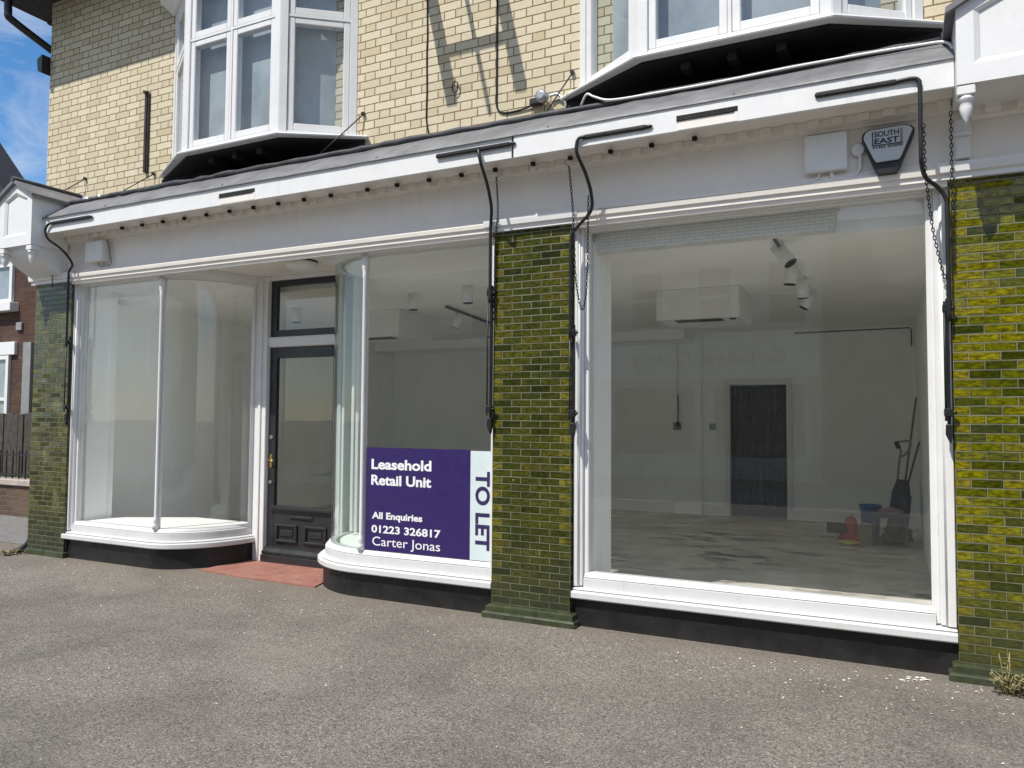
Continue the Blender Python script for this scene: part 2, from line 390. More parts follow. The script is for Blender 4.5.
    def build(s, name, mat, parent=None, kind=None, label=None, recalc=True):
        if recalc: bmesh.ops.recalc_face_normals(s.bm, faces=list(s.bm.faces))
        co = [v.co for v in s.bm.verts]
        lo = Vector([min(c[i] for c in co) for i in range(3)]); hi = Vector([max(c[i] for c in co) for i in range(3)])
        o = Vector(((lo.x + hi.x) / 2, (lo.y + hi.y) / 2, lo.z))
        for v in s.bm.verts: v.co -= o
        me = bpy.data.meshes.new(name); s.bm.to_mesh(me); s.bm.free()
        me.materials.append(mat if not isinstance(mat, str) else M[mat])
        ob = bpy.data.objects.new(name, me); C.objects.link(ob); ORG[ob.name] = o
        if parent is not None: ob.parent = parent; ob.location = o - ORG[parent.name]
        else: ob.location = o
        if kind: ob['kind'] = kind
        if label: ob['label'] = label
        return ob

def tag(o, label, cat, group=None):
    o['label'] = label; o['category'] = cat
    if group: o['group'] = group
    return o
def thing(name, loc, label, cat, group=None):
    o = bpy.data.objects.new(name, None); C.objects.link(o); o.location = loc; o.empty_display_size = .2
    ORG[o.name] = Vector(loc); return tag(o, label, cat, group)
def dup(root, dloc, label, group=None):
    r = root.copy(); C.objects.link(r); r.location = root.location + Vector(dloc); r['label'] = label
    if group: r['group'] = group
    for ch in list(root.children):
        c = ch.copy(); C.objects.link(c); c.parent = r
        for g in ch.children:
            d = g.copy(); C.objects.link(d); d.parent = c
    return r
def smooth_path(pts, k=6):
    P = [Vector(p) for p in pts]; out = []
    for i in range(len(P) - 1):
        p0, p1, p2, p3 = P[max(i-1, 0)], P[i], P[i+1], P[min(i+2, len(P)-1)]
        for j in range(k):
            t = j / k
            out.append(.5 * ((2*p1) + (p2-p0)*t + (2*p0-5*p1+4*p2-p3)*t*t + (3*p1-p0-3*p2+p3)*t**3))
    return out + [P[-1]]
def text_mb(body, w, h, bold=0.0, shear=0.0):
    """text as flat mesh, cap height h and width w, lower left of the capitals at the origin, in local x (right) and y (up)"""
    cu = bpy.data.curves.new('lettering', 'FONT'); cu.body = body; cu.size = 1; cu.offset = bold; cu.shear = shear
    cu.resolution_u = 4
    ob = bpy.data.objects.new('lettering_source', cu); C.objects.link(ob)
    bpy.context.view_layer.update()
    me = ob.evaluated_get(bpy.context.evaluated_depsgraph_get()).to_mesh()
    V = [v.co.copy() for v in me.vertices]; F = [list(p.vertices) for p in me.polygons]
    ob.to_mesh_clear(); bpy.data.objects.remove(ob); bpy.data.curves.remove(cu)
    x0 = min(v.x for v in V); x1 = max(v.x for v in V)
    cap = .729
    return [Vector(((v.x - x0) / (x1 - x0) * w, v.y / cap * h, 0)) for v in V], F

def text_w(body, bold):
    cu = bpy.data.curves.new('lettering', 'FONT'); cu.body = body; cu.size = 1; cu.offset = bold
    ob = bpy.data.objects.new('lettering_source', cu); C.objects.link(ob); bpy.context.view_layer.update()
    w = ob.dimensions.x; bpy.data.objects.remove(ob); bpy.data.curves.remove(cu); return w
def words(body, x, w, bold):
    p = body.split(' ')
    if len(p) == 1: return [(body, x, w)]
    k = w / text_w(body, bold); a = text_w(p[0], bold) * k; b = text_w(p[1], bold) * k
    return [(p[0], x, a), (p[1], x + w - b, b)]
def put_text(mb, body, x, z, w, h, y, bold=0.0, mode='front', shear=0.0):
    V, F = text_mb(body, w, h, bold, shear)
    if mode == 'front': f = lambda v: (x + v.x, y, z + v.y)
    elif mode == 'down': f = lambda v: (x + v.y, y, z - v.x)          # turned a quarter clockwise
    elif mode == 'back': f = lambda v: (x - v.x, y, z + v.y)          # read from the other side of the street
    mb.add([f(v) for v in V], F)

# ---------------------------------------------------------------- setting
mb = MB(); mb.quad((-300, -300, -.02), (300, -300, -.02), (300, 300, -.02), (-300, 300, -.02)); mb.build('ground', 'asphalt', kind='structure')
mb = MB(); mb.quad((-9.3, -7.0, 0), (9, -7.0, 0), (9, .9, 0), (-9.3, .9, 0)); mb.quad((-16, -7.0, 0), (-9.3, -7.0, 0), (-9.3, .32, 0), (-16, .32, 0)); mb.build('pavement', 'asphalt', kind='structure')
mb = MB(); mb.quad((-16, .32, .004), (-8.95, .32, .004), (-8.95, 9, .004), (-16, 9, .004)); mb.build('path', 'pavers', kind='structure')
mb = MB(); mb.box((-40, -7.15, -.2), (30, -7.0, .002), .01); mb.build('kerb', 'capping', kind='structure')
mb = MB(); mb.quad((-60, -12.6, -.012), (60, -12.6, -.012), (60, -7.15, -.012), (-60, -7.15, -.012)); mb.build('road', plain('road_tarmac', (.19, .187, .18), .9, bump=.4), kind='structure')

# ---------------------------------------------------------------- the shop building
B = thing('shop_building', (-4, .3, 0), 'pale yellow brick building with an empty white painted shopfront between green tiled piers', 'building')
WY = .30
mb = MB(); mb.box((-8.92, WY, 3.4), (7.5, WY + .3, 6.55)); mb.build('brick_wall', 'brickY', B)
mb = MB(); mb.box((-8.918, WY + .3, 0), (-8.62, 9.0, 6.55)); mb.build('side_wall', 'brickY', B)
# eaves: soffit and gutter along the front and the left end, fall pipe
ev = MB(); ev.box((-9.42, -.25, 6.42), (7.5, WY + .25, 6.54)); ev.box((-9.42, WY + .25, 6.40), (-8.92, 9, 6.52)); e = ev.build('eaves', 'slate', B)
g = MB(); g.tube([(-9.45, -.31, 6.44), (7.5, -.31, 6.44)], .06, 10); g.build('gutter', 'iron', e)
g = MB(); g.tube(smooth_path([(-9.03, -.14, 6.40), (-9.03, -.14, 6.12), (-9.02, -.10, 6.05), (-8.97, .26, 5.90), (-8.95, .34, 5.86)], 3), .042, 8); g.build('fall_pipe', 'iron', e)
g = MB(); g.prism([(-9.00, 5.57), (-8.925, 5.54), (-8.925, 5.76), (-9.02, 5.72)], 'y', .20, .36); g.build('hopper', 'iron', e)
rf = MB(); rf.prism([(-.42, 6.5), (4.5, 9.3), (9.3, 6.5)], 'x', -9.5, 7.5); rf.build('roof', 'slate', B)

# --- tiled piers
def pier(name, mat, x0, x1, label):
    p = MB(); p.box((x0, 0, .058 if name == 'l' else .095), (x1, .34, 2.955)); o = p.build('tiled_pier', mat, B, label=label)
    b = MB()
    if name == 'l': b.sweep([(0, 0), (.022, 0), (.018, .05), (.004, .062), (0, .062)], [(x0, .3), (x0, 0), (x1, 0), (x1, .3)])
    else: b.sweep([(.0, 0), (.055, 0), (.055, .036), (.046, .046), (.034, .05), (.034, .083), (.012, .097), (0, .097)], [(x0, .3), (x0, 0), (x1, 0), (x1, .3)])
    b.build('plinth_moulding', 'tilebase', o)
    m = MB()
    m.sweep([(-.02, 2.956), (.03, 2.956), (.03, 2.985), (.05, 2.995), (.055, 3.03), (.055, 3.052), (.0, 3.066), (-.02, 3.066)], [(x0 - .012, .1), (x0 - .012, -.002), (x1 + .012, -.002), (x1 + .012, .1)])
    m.build('capital', 'white', o)
    return o
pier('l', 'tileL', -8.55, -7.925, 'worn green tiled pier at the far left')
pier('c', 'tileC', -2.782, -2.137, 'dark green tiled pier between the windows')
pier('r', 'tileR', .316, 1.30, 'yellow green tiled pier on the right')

# --- frieze, cornice, fascia
mb = MB(); mb.box((-8.03, 0.0, 3.0), (7.5, .295, 3.50)); mb.build('frieze', 'frieze', B)
mo = MB()
prof = [(-.03, 2.925), (.012, 2.925), (.018, 2.95), (.03, 2.955), (.03, 2.985), (.045, 2.99), (.05, 3.02), (.036, 3.04), (.02, 3.055), (.012, 3.075), (-.03, 3.075)]
for xa, xb in ((-7.91, -2.796), (-2.12, .302)): mo.sweep(prof, [(xa, -.001), (xb, -.001)])
mo.build('frieze_moulding', 'frieze', B)
co = MB()
co.sweep([(0, 3.355), (.018, 3.355), (.018, 3.372), (.03, 3.378), (.03, 3.43), (.085, 3.432), (.10, 3.447), (.13, 3.46), (.275, 3.462), (.275, 3.60), (0, 3.60)], [(-8.015, -.001), (.334, -.001)])
co.sweep([(0, 3.30), (.018, 3.30), (.03, 3.318), (.03, 3.375), (.10, 3.39), (.13, 3.40), (.27, 3.402), (.27, 3.60), (0, 3.60)], [(.43, -.003), (7.5, -.003)])
co.build('cornice', 'frieze', B)
de = MB()
x = -7.95
while x < .3:
    de.box((x, -.072, 3.384), (x + .07, -.030, 3.4305), .004); x += .1465
de.box((-8.0, -.05, 3.383), (.33, -.030, 3.429))
x = .50
while x < 2.2:
    de.box((x, -.085, 3.325), (x + .08, -.032, 3.3765), .004); x += .16
d = de.build('dentil_band', 'frieze', B)
f1 = MB(); f1.box((-8.01, -.297, 3.412), (-2.487, -.277, 3.585), .004); f1.build('fascia_board', 'white', B)
f2 = MB(); f2.box((-2.470, -.303, 3.41), (.332, -.277, 3.583), .004); f2.build('fascia_board', 'white', B)
f3 = MB(); f3.box((-2.49, -.285, 3.425), (-2.466, -.276, 3.57)); f3.build('fascia_joint', 'slot', B)
for xa, xb, z in ((-5.44, -5.01, 3.497), (-1.265, -.87, 3.492)):
    yf = -.297 if xa < -2.48 else -.303
    s_ = MB(); s_.box((xa, yf - .003, z - .012), (xb, yf + .01, z + .022)); s_.box((xa, yf - .010, z - .016), (xb - .02, yf - .002, z - .004), .003); s_ = s_.build('slot_shade_strip', 'slot', B)  # raised black strip stands for the shaded depth of a slot
    u = MB(); u.box((xa + .01, yf - .002, z - .075), (xb, yf + .01, z - .014)); u.build('slot_infill', 'frieze', s_)
# lead roof of the shopfront
lr = MB(); rnd = random.Random(3)
xs = [-8.02 + i * .16 for i in range(int(8.36/.16) + 1)] + [.335]
V = []; F = []
for i, x in enumerate(xs):
    j = rnd.uniform(-.006, .006)
    V += [(x, -.315, 3.572 + j*.3), (x, -.31, 3.590 + j*.4), (x, -.16, 3.70 + j), (x, -.03, 3.79 + j), (x, .14, 3.800 + j), (x, .298, 3.82)]
for i in range(len(xs) - 1):
    for k in range(5): F.append((i*6+k, i*6+k+1, i*6+6+k+1, i*6+6+k))
lr.add(V, F, True)
for x in (-7.0, -5.4, -3.7, -2.2, -.9): lr.box((x, -.312, 3.58), (x + .012, -.05, 3.60), mat=Matrix.Identity(4))
L = lr.build('lead_roof', 'lead', B)
ro = MB(); pts = [(-8.0 + i*.12, -.035 + rnd.uniform(-.006, .006), 3.806 + rnd.uniform(-.006, .006)) for i in range(70)]
ro.tube(pts, [.024 + rnd.uniform(-.004, .008) for _ in pts], 8); ro.build('roof_roll', 'roll', L)

# --- pitched gable heads over the end piers
def gable(x0, x1, apex, label):
    xm = (x0 + x1) / 2; yf = -.40; zb, zs = 3.285, 3.80
    if x0 > 0: zb = 3.37
    k = MB(); k.prism([(x0, zb), (x1, zb), (x1, zs), (xm, apex), (x0, zs)], 'y', yf, -.02)
    # raised rim around a sunken panel
    t = .085; slope = (apex - zs) / (xm - x0)
    outer = [(x0, zb), (x1, zb), (x1, zs), (xm, apex), (x0, zs)]
    def inset(t, b): 
        return [(x0 + t, zb + b), (x1 - t, zb + b), (x1 - t, zs - t * .25), (xm, apex - t * 1.15), (x0 + t, zs - t * .25)]
    inn = inset(t, .11); in2 = inset(t + .028, .138)
    n5 = 5
    vs = [(p[0], yf - .022, p[1]) for p in outer] + [(p[0], yf - .022, p[1]) for p in inn] + [(p[0], yf - .004, p[1]) for p in in2] + [(p[0], yf, p[1]) for p in outer]
    fs = []
    for i in range(n5):
        j = (i + 1) % n5
        fs += [(i, j, n5+j, n5+i), (n5+i, n5+j, 2*n5+j, 2*n5+i), (i, 3*n5+i, 3*n5+j, j)]
    k.add(vs, fs)
    g = k.build('gable_head', 'white', B, label=label)
    r = MB(); ov = .05
    for sx, xe in ((-1, x0), (1, x1)):
        e0 = (xe + sx*ov, zs - ov*slope); th = .035
        r.prism([e0, (e0[0], e0[1] + th), (xm, apex + th + .004), (xm, apex + .002)], 'y', yf - .06, .30)
    r = r.build('gable_roof', 'lead', g)
    rr = MB(); rr.tube([(xm, yf - .07, apex + .042), (xm, .1, apex + .044), (xm, .30, apex + .046)], .028, 8); rr.build('ridge_roll', 'roll', r)
    for px in (x0 + .045, x1 - .045):
        q = MB(); q.box((px - .045, yf - .018, zb - .058), (px + .045, yf + .07, zb - .002), .006)
        q.lathe((px, yf + .026, 0), [(.042, zb - .062), (.044, zb - .078), (.03, zb - .088), (.034, zb - .12), (.026, zb - .16), (.010, zb - .19), (.002, zb - .215)], 14)
        q.build('pendant', 'white', g)
    return g
gl = gable(-8.545, -7.988, 3.955, 'small white gable at the far left end')
gr = gable(.335, 1.30, 4.06, 'large white gable at the right end')
# coved bracket under the left gable, plain pilaster strip under the right one
cv = [(-.002, 2.99)] + [(-.03 - .33 * math.sin(t * PI / 2) ** 1.4, 3.0 + .28 * (t ** 1.3)) for t in [i / 10 for i in range(1, 11)]] + [(-.36, 3.30), (-.002, 3.30)]
k = MB(); k.prism(cv, 'x', -8.535, -8.03); k.box((-8.54, .003, 2.99), (-8.02, .30, 3.82)); k.build('bracket', 'white', B)
k = MB(); k.box((.345, -.05, 3.07), (.425, .0, 3.31), .006); k.box((.338, -.07, 3.20), (.432, -.052, 3.225), .004); k.build('bracket', 'white', B)
fl = MB(); rnd = random.Random(5)
V = []; F = []; nx, ny = 12, 6
for i in range(nx):
    for j in range(ny):
        V.append((-8.32 + .42 * i/(nx-1) + rnd.uniform(-.02, .02), .29 - .10 * j/(ny-1) + rnd.uniform(-.02, .004), 4.02 - .17 * j/(ny-1) - .06 * i/(nx-1) + rnd.uniform(-.03, .03)))
for i in range(nx-1):
    for j in range(ny-1): F.append((i*ny+j, (i+1)*ny+j, (i+1)*ny+j+1, i*ny+j+1))
fl.add(V, F); fl.build('crumpled_flashing', 'zinc', B)

# --- bay windows of the upper floor
def facet(fr, panes, cur, p0, p1, z0, z1, ncol, zt, post=.07):
    a = Vector((p0[0], p0[1], 0)); b = Vector((p1[0], p1[1], 0)); d = (b - a); Lg = d.length; d.normalize(); nrm = Vector((d.y, -d.x, 0))
    mt = Matrix(((d.x, -nrm.x, 0, a.x), (d.y, -nrm.y, 0, a.y), (0, 0, 1, 0), (0, 0, 0, 1)))       # local: x along, y inward, z up
    fr.box((0, 0, z0), (post, .10, z1), .004, mt); fr.box((Lg - post, 0, z0), (Lg, .10, z1), .004, mt)
    fr.box((post, .006, z0), (Lg - post, .10, z0 + .03), .003, mt); fr.box((post, .006, z1 - .06), (Lg - post, .10, z1), .003, mt)
    rows = [(z0 + .03, zt - .012), (zt + .012, z1 - .06)]
    fr.box((post, .008, zt - .0125), (Lg - post, .10, zt + .0125), .002, mt)
    w = (Lg - 2*post) / ncol
    for c in range(ncol):
        xa = post + c*w; xb = xa + w
        if c: fr.box((xa - .012, .009, z0 + .03), (xa + .012, .10, z1 - .06), .002, mt); xa += .012
        if c < ncol - 1: xb -= .012
        for (za, zb) in rows:
            s = .058                                               # the casement's own frame
            fr.box((xa + .003, .013, za + .003), (xa + s, .085, zb - .003), .006, mt); fr.box((xb - s, .013, za + .003), (xb - .003, .085, zb - .003), .006, mt)
            fr.box((xa + s, .014, za + .003), (xb - s, .085, za + s + .01), .006, mt); fr.box((xa + s, .014, zb - s), (xb - s, .085, zb - .003), .006, mt)
            q = MB(); q.add([(xa + s - .01, .035, za + s), (xb - s + .01, .035, za + s), (xb - s + .01, .035, zb - s + .01), (xa + s - .01, .035, zb - s + .01)], [(0, 1, 2, 3)], mat=mt)
            panes.append(q)
    q = MB(); q.add([(.02, .16, z0 + .02), (Lg - .02, .16, z0 + .02), (Lg - .02, .16, z1 - .02), (.02, .16, z1 - .02)], [(0, 1, 2, 3)], mat=mt); cur.append(q)

def bay(pl, fl_, fr_, pr, label, ins=.125):
    z0, z1, zt = 4.065, 5.76, 5.155
    pts = [(pl[0] + ins, pl[1]), fl_, fr_, (pr[0] - ins, pr[1])]; spts = [pl, fl_, fr_, pr]
    fr = MB(); panes = []; cur = []
    for a, b, n in ((pts[0], pts[1], 1), (pts[1], pts[2], 2), (pts[2], pts[3], 1)): facet(fr, panes, cur, a, b, z0, z1, n, zt)
    o = fr.build('bay_window', 'upvc', B, label=label)
    for q in panes: q.build('pane', 'pane', o)
    for q in cur: q.build('sky_toned_curtain', 'curtain', o)
    s = MB(); s.sweep([(-.02, 4.03), (.045, 4.03), (.05, 4.04), (.045, 4.052), (.0, 4.064), (-.09, 4.064), (-.09, 4.03)], spts); s.build('bay_sill', 'upvc', o)
    b = MB(); b.prism([(p[0] + (.02 if i < 2 else -.02), p[1] + (.03 if 0 < i < 3 else -.01)) for i, p in enumerate(spts)], 'z', 4.005, 4.029)
    for t in (.25, .5, .75):
        x = fl_[0] + (fr_[0] - fl_[0]) * t; b.box((x - .03, -.05, 3.94), (x + .03, .27, 4.003))
    b.box((pl[0] + .03, .255, 3.825), (pr[0] - .03, .296, 4.004)); b.build('bay_soffit', 'slot', o)  # underside and backing coloured black for the deep shade below the bay
    t = MB(); t.sweep([(-.05, 5.765), (.03, 5.765), (.05, 5.79), (.07, 5.80), (.10, 5.83), (.15, 5.85), (.15, 5.89), (.18, 5.90), (.18, 5.95), (-.05, 5.99)], pts); t.build('bay_cornice', 'white', o)
    r = MB(); r.prism([(pl[0] - .1, .298), (fl_[0] - .05, -.26), (fr_[0] + .05, -.26), (pr[0] + .1, .298)], 'z', 5.955, 6.02); r.build('bay_roof', 'slate', o)
bay((-6.92, .295), (-6.142, -.125), (-4.916, -.125), (-4.246, .295), 'white bay window on the left')
bay((-2.314, .295), (-1.585, -.125), (-.318, -.125), (.330, .295), 'white bay window on the right')

# --- shop windows
GY = .10
def arc(cx, cy, a, b, t0, t1, n=18):
    return [(cx + a*math.cos(t0 + (t1-t0)*i/n), cy + b*math.sin(t0 + (t1-t0)*i/n)) for i in range(n + 1)]
pathL = [(-7.885, GY), (-7.3, GY)] + arc(-6.64, .88, .515, .78, -PI/2, -.02)
pathR = arc(-4.09, .88, .74, .78, PI + .02, PI*1.5) + [(-3.4, GY), (-2.81, GY)]
pathB = [(-2.06, .12), (-.9, .12), (.205, .12)]
SILL = [(-.05, .198), (.104, .203), (.112, .212), (.112, .248), (.104, .256), (.088, .258), (.076, .261), (.088, .267), (.076, .276), (.062, .279), (-.05, .279)]
RAIL = [(-.05, .280), (.046, .280), (.046, .343), (.032, .347), (.042, .352), (.028, .357), (.026, .368), (.014, .384), (.010, .386), (-.05, .386)]
HEAD = [(-.05, 2.912), (.015, 2.912), (.03, 2.915), (.032, 2.925), (.05, 2.928), (.052, 2.938), (.065, 2.945), (.07, 2.965), (.07, 2.999), (-.05, 2.999)]
RISE = [(-.05, .0), (.062, .0), (.060, .199), (-.05, .199)]
def jamb(mb, x0, x1, y, z0=.287, z1=2.96, right=False):
    """stepped jamb between the pier (outer side x0) and the glass edge x1"""
    s = 1 if x1 > x0 else -1; w = abs(x1 - x0)
    mb.box((x0, y - .075, z0), (x0 + s*w*.38, y + .06, z1), .004)
    mb.box((x0 + s*w*.38, y - .052, z0), (x0 + s*w*.72, y + .055, z1), .006)
    mb.tube([(x0 + s*w*.40, y - .055, z0), (x0 + s*w*.40, y - .055, z1)], .011, 8)
    mb.box((x0 + s*w*.72, y - .022, z0), (x1 + s*.012, y + .05, z1), .006)
def shop_window(path, label, sill_path, riser_path, glassmat, zshelf=None, head_z=0.0):
    f = MB(); f.sweep([(a, z + head_z) for a, z in HEAD], path, False)
    return f
# left, curved on its right
f = shop_window(pathL, '', None, None, '')
jamb(f, -7.924, -7.868, GY)
w = f.build('shop_window', 'white', B, label='curved shop window left of the door')
q = MB(); q.sweep(RAIL, pathL); q.build('bottom_rail', 'sill', w)
q = MB(); q.sweep(SILL, [(-7.955, GY)] + pathL[1:]); q.build('window_sill', 'sill', w)
q = MB(); q.sweep(RISE, [(-7.93, GY)] + pathL[1:]); q.build('stall_riser', 'black', w)
q = MB(); q.sweep([(.0, .38), (.0, 2.918)], [p for p in pathL if p[0] <= -6.60], True, closed_prof=False, caps=False); q.build('window_glass', 'glass_dusty_haze', w)
q = MB(); q.sweep([(.0, .38), (.0, 2.918)], [p for p in pathL if p[0] >= -6.64], True, closed_prof=False, caps=False); q.build('curved_glass', 'glass_dusty_haze', w)
def mullion(par, x, y):
    m = MB(); m.lathe((x, y, 0), [(.032, .386), (.032, .43), (.023, .45), (.029, .46), (.020, .49), (.0155, .52), (.016, 2.72), (.022, 2.74), (.017, 2.76), (.025, 2.79), (.031, 2.85), (.031, 2.915)], 14)
    m.box((x - .012, y + .018, .386), (x + .012, y + .05, 2.915)); m.build('mullion', 'white', par)
mullion(w, -6.62, GY - .02)
# right, curved on its left
f = shop_window(pathR, '', None, None, '')
f.box((-2.812, GY - .075, .287), (-2.785, GY + .06, 2.96), .004); f.box((-2.83, GY - .03, .287), (-2.810, GY + .05, 2.96), .004)
w = f.build('shop_window', 'white', B, label='curved shop window holding the letting sign')
q = MB(); q.sweep(RAIL, pathR); q.build('bottom_rail', 'sill', w)
q = MB(); q.sweep(SILL, pathR[:-1] + [(-2.785, GY)]); q.build('window_sill', 'sill', w)
q = MB(); q.sweep(RISE, pathR[:-1] + [(-2.785, GY)]); q.build('stall_riser', 'black', w)
q = MB(); q.sweep([(.0, .38), (.0, 2.918)], [p for p in pathR if p[0] <= -4.07], True, closed_prof=False, caps=False); q.build('curved_glass', 'curved_glass', w)
q = MB(); q.sweep([(.0, .38), (.0, 2.918)], [p for p in pathR if p[0] >= -4.10], False, closed_prof=False, caps=False); q.build('window_glass', 'glass', w)
mullion(w, -4.085, GY - .02)
q = MB(); q.box((-4.775, .86, .30), (-4.735, .94, 2.95), .004); q.box((-4.70, .70, .42), (-4.665, .73, 2.87), .004); q.build('glazing_post', 'white', w)
# the big one
f = MB(); f.sweep(HEAD, pathB)
jamb(f, -2.131, -2.042, .12); jamb(f, .312, .198, .12)
w = f.build('shop_window', 'white', B, label='big flat shop window on the right')
q = MB(); q.sweep(RAIL, pathB); q.build('bottom_rail', 'sill', w)
q = MB(); q.sweep(SILL, [(-2.132, .12), (.313, .12)]); q.build('window_sill', 'sill', w)
q = MB(); q.sweep(RISE, [(-2.136, .12), (.315, .12)]); q.build('stall_riser', 'black', w)
q = MB(); q.sweep([(.0, .38), (.0, 2.918)], [(-2.06, .12), (.205, .12)], False, closed_prof=False, caps=False); q.build('window_glass', 'glass', w)

# --- the door in its recess
DY = .90
dfm = MB()
for x0, x1 in ((-6.135, -5.925), (-4.985, -4.89)):
    dfm.box((x0, DY - .07, 0.0), (x1, DY + .06, 2.999), .005)
    xc = (x0 + x1)/2
    if x1 - x0 > .15: dfm.box((x0 + .012, DY - .095, 0.0), (x0 + .05, DY - .07, 2.96), .006); xc += .03
    dfm.box((xc - .018, DY - .088, 0.0), (xc + .018, DY - .07, 2.96), .004)
dfm.box((-6.135, DY - .05, 2.955), (-4.89, DY + .06, 3.0), .004)
dfm.box((-5.925, DY - .055, 2.245), (-4.985, DY + .06, 2.355), .02, seg=2)
dfo = dfm.build('door_frame', 'white', B)
fm = MB()
fm.box((-5.922, DY - .02, 2.358), (-5.845, DY + .03, 2.952), .004); fm.box((-5.06, DY - .02, 2.358), (-4.988, DY + .03, 2.952), .004)
fm.box((-5.845, DY - .018, 2.358), (-5.06, DY + .03, 2.425), .004); fm.box((-5.845, DY - .018, 2.89), (-5.06, DY + .03, 2.952), .004)
fo = fm.build('fanlight', 'door', B)
q = MB(); q.quad((-5.85, DY, 2.42), (-5.05, DY, 2.42), (-5.05, DY, 2.895), (-5.85, DY, 2.895)); q.build('fanlight_glass', 'door_glass', fo)
dm = MB()
dm.box((-5.922, DY - .02, .09), (-5.83, DY + .03, 2.24), .004); dm.box((-5.08, DY - .02, .09), (-4.988, DY + .03, 2.24), .004)
dm.box((-5.83, DY - .019, 2.13), (-5.08, DY + .03, 2.24), .004); dm.box((-5.83, DY - .019, .09), (-5.08, DY + .03, .565), .004)
dm.prism([(DY - .055, .555), (DY - .055, .573), (DY - .02, .592), (DY - .015, .592), (DY - .015, .555)], 'x', -5.86, -5.05)
dm.prism([(DY - .075, .09), (DY - .075, .115), (DY - .05, .15), (DY - .02, .165), (DY - .018, .09)], 'x', -5.935, -4.975)
for xa in (-5.79, -5.41):
    xb = xa + .29
    for (a, b) in (((xa, .215), (xb, .245)), ((xa, .375), (xb, .405)), ((xa, .245), (xa + .03, .375)), ((xb - .03, .245), (xb, .375))):
        dm.box((a[0], DY - .042, a[1]), (b[0], DY - .018, b[1]), .008)
    dm.box((xa + .06, DY - .03, .275), (xb - .06, DY - .018, .345), .008)
do = dm.build('shop_door', 'door', B)
q = MB(); q.quad((-5.835, DY + .005, .56), (-5.075, DY + .005, .56), (-5.075, DY + .005, 2.135), (-5.835, DY + .005, 2.135)); q.build('door_glass', 'door_glass', do)
q = MB(); q.box((-5.60, DY - .032, .46), (-5.30, DY - .018, .50), .006); q.box((-5.585, DY - .04, .472), (-5.315, DY - .030, .488), .003); q.build('letter_plate', 'door', do)
q = MB(); q.box((-5.895, DY - .028, .98), (-5.862, DY - .02, 1.12), .003); q.tube([(-5.878, DY - .025, 1.06), (-5.878, DY - .06, 1.06), (-5.80, DY - .065, 1.055)], .009, 8); q.build('door_handle', 'brass', do)
q = MB(); q.lathe((-5.878, DY - .02, 1.30), [(.022, -.012), (.02, 0)], 12, 'y'); q.build('lock_cylinder', 'steel', do)
q = MB(); q.lathe((-5.878, DY - .02, .83), [(.02, -.012), (.018, 0)], 12, 'y'); q.build('lock_cylinder', 'steel', do)
q = MB(); q.box((-5.93, DY - .10, .0), (-4.98, DY + .10, .085), .004); q.build('door_threshold', 'door', do)
st = MB(); st.prism([(-6.14, .88), (-6.12, .20), (-5.5, .13), (-4.62, .13), (-4.86, .88)], 'z', -.02, .012); st.build('entrance_step', 'redstep', B)
rc = MB(); rc.box((-6.9, .004, 3.001), (-3.9, .96, 3.03)); rc.build('recess_ceiling', 'frieze', B)

# --- inside of the shop
FZ, CZ = .08, 2.85
mb = MB(); mb.box((-8.35, 1.0, FZ - .05), (-2.81, 6.6, FZ)); mb.box((-2.809, .19, FZ - .05), (.268, 6.6, FZ)); mb.build('room_floor', 'screed', B)
mb = MB(); mb.box((-8.5, .985, CZ), (-2.81, 9.6, CZ + .12)); mb.box((-2.809, .32, CZ), (.5, 9.6, CZ + .12)); mb.build('room_ceiling', 'ceil_in', B)
mb = MB(); mb.box((-2.4, .20, CZ - .075), (-.335, .315, 2.998)); mb.build('light_band_strip', 'brickW', B)  # added strip behind the glass, coloured to stand for the reflected bright band
mb = MB(); mb.box((-.334, .215, CZ - .10), (.206, .315, 2.998)); mb.build('light_band_strip', 'ceil_in', B)  # plain pale end of the same added strip
mb = MB()
for a, b in (((-8.5, 6.6), (-2.224, 6.75)), ((-1.416, 6.6), (.5, 6.75))): mb.box((a[0], a[1], 0), (b[0], b[1], CZ))
mb.box((-2.224, 6.6, 2.045), (-1.416, 6.75, CZ)); mb.build('back_wall', 'wall_in', B)
mb = MB(); mb.box((-3.06, 6.53, FZ), (-2.64, 6.598, CZ)); mb.build('wall_pilaster', 'wall_in', B)
mb = MB(); mb.box((.27, .335, 0), (.5, 6.6, CZ)); mb.build('room_wall', 'wall_in', B)
mb = MB(); mb.box((-8.5, .335, 0), (-8.352, 6.6, CZ)); mb.build('room_wall', 'wall_in', B)
mb = MB(); mb.box((-8.35, .42, FZ), (-7.80, .46, CZ)); mb.box((-7.95, .165, .30), (-7.835, .419, CZ + .1)); mb.build('window_return', 'wall_in', B)
mb = MB(); mb.box((-2.80, .345, FZ), (-2.02, .57, CZ)); mb.box((-2.13, .18, .3), (-2.02, .344, CZ)); mb.build('window_return', 'wall_in', B)
mb = MB(); mb.box((.207, .18, .3), (.269, .6, CZ)); mb.build('window_return', 'wall_in', B)
sk = MB()
for xa, xb in ((-8.3, -3.07), (-2.63, -2.30), (-1.34, .268)): sk.box((xa, 6.578, FZ), (xb, 6.599, FZ + .16), .004)
sk.build('skirting_board', 'plastic', B)
df = MB(); df.box((-2.30, 6.57, FZ), (-2.224, 6.599, 2.12), .005); df.box((-1.416, 6.57, FZ), (-1.34, 6.599, 2.12), .005); df.box((-2.2235, 6.57, 2.045), (-1.4165, 6.599, 2.12), .005); df.build('inner_door_frame', 'plastic', B)
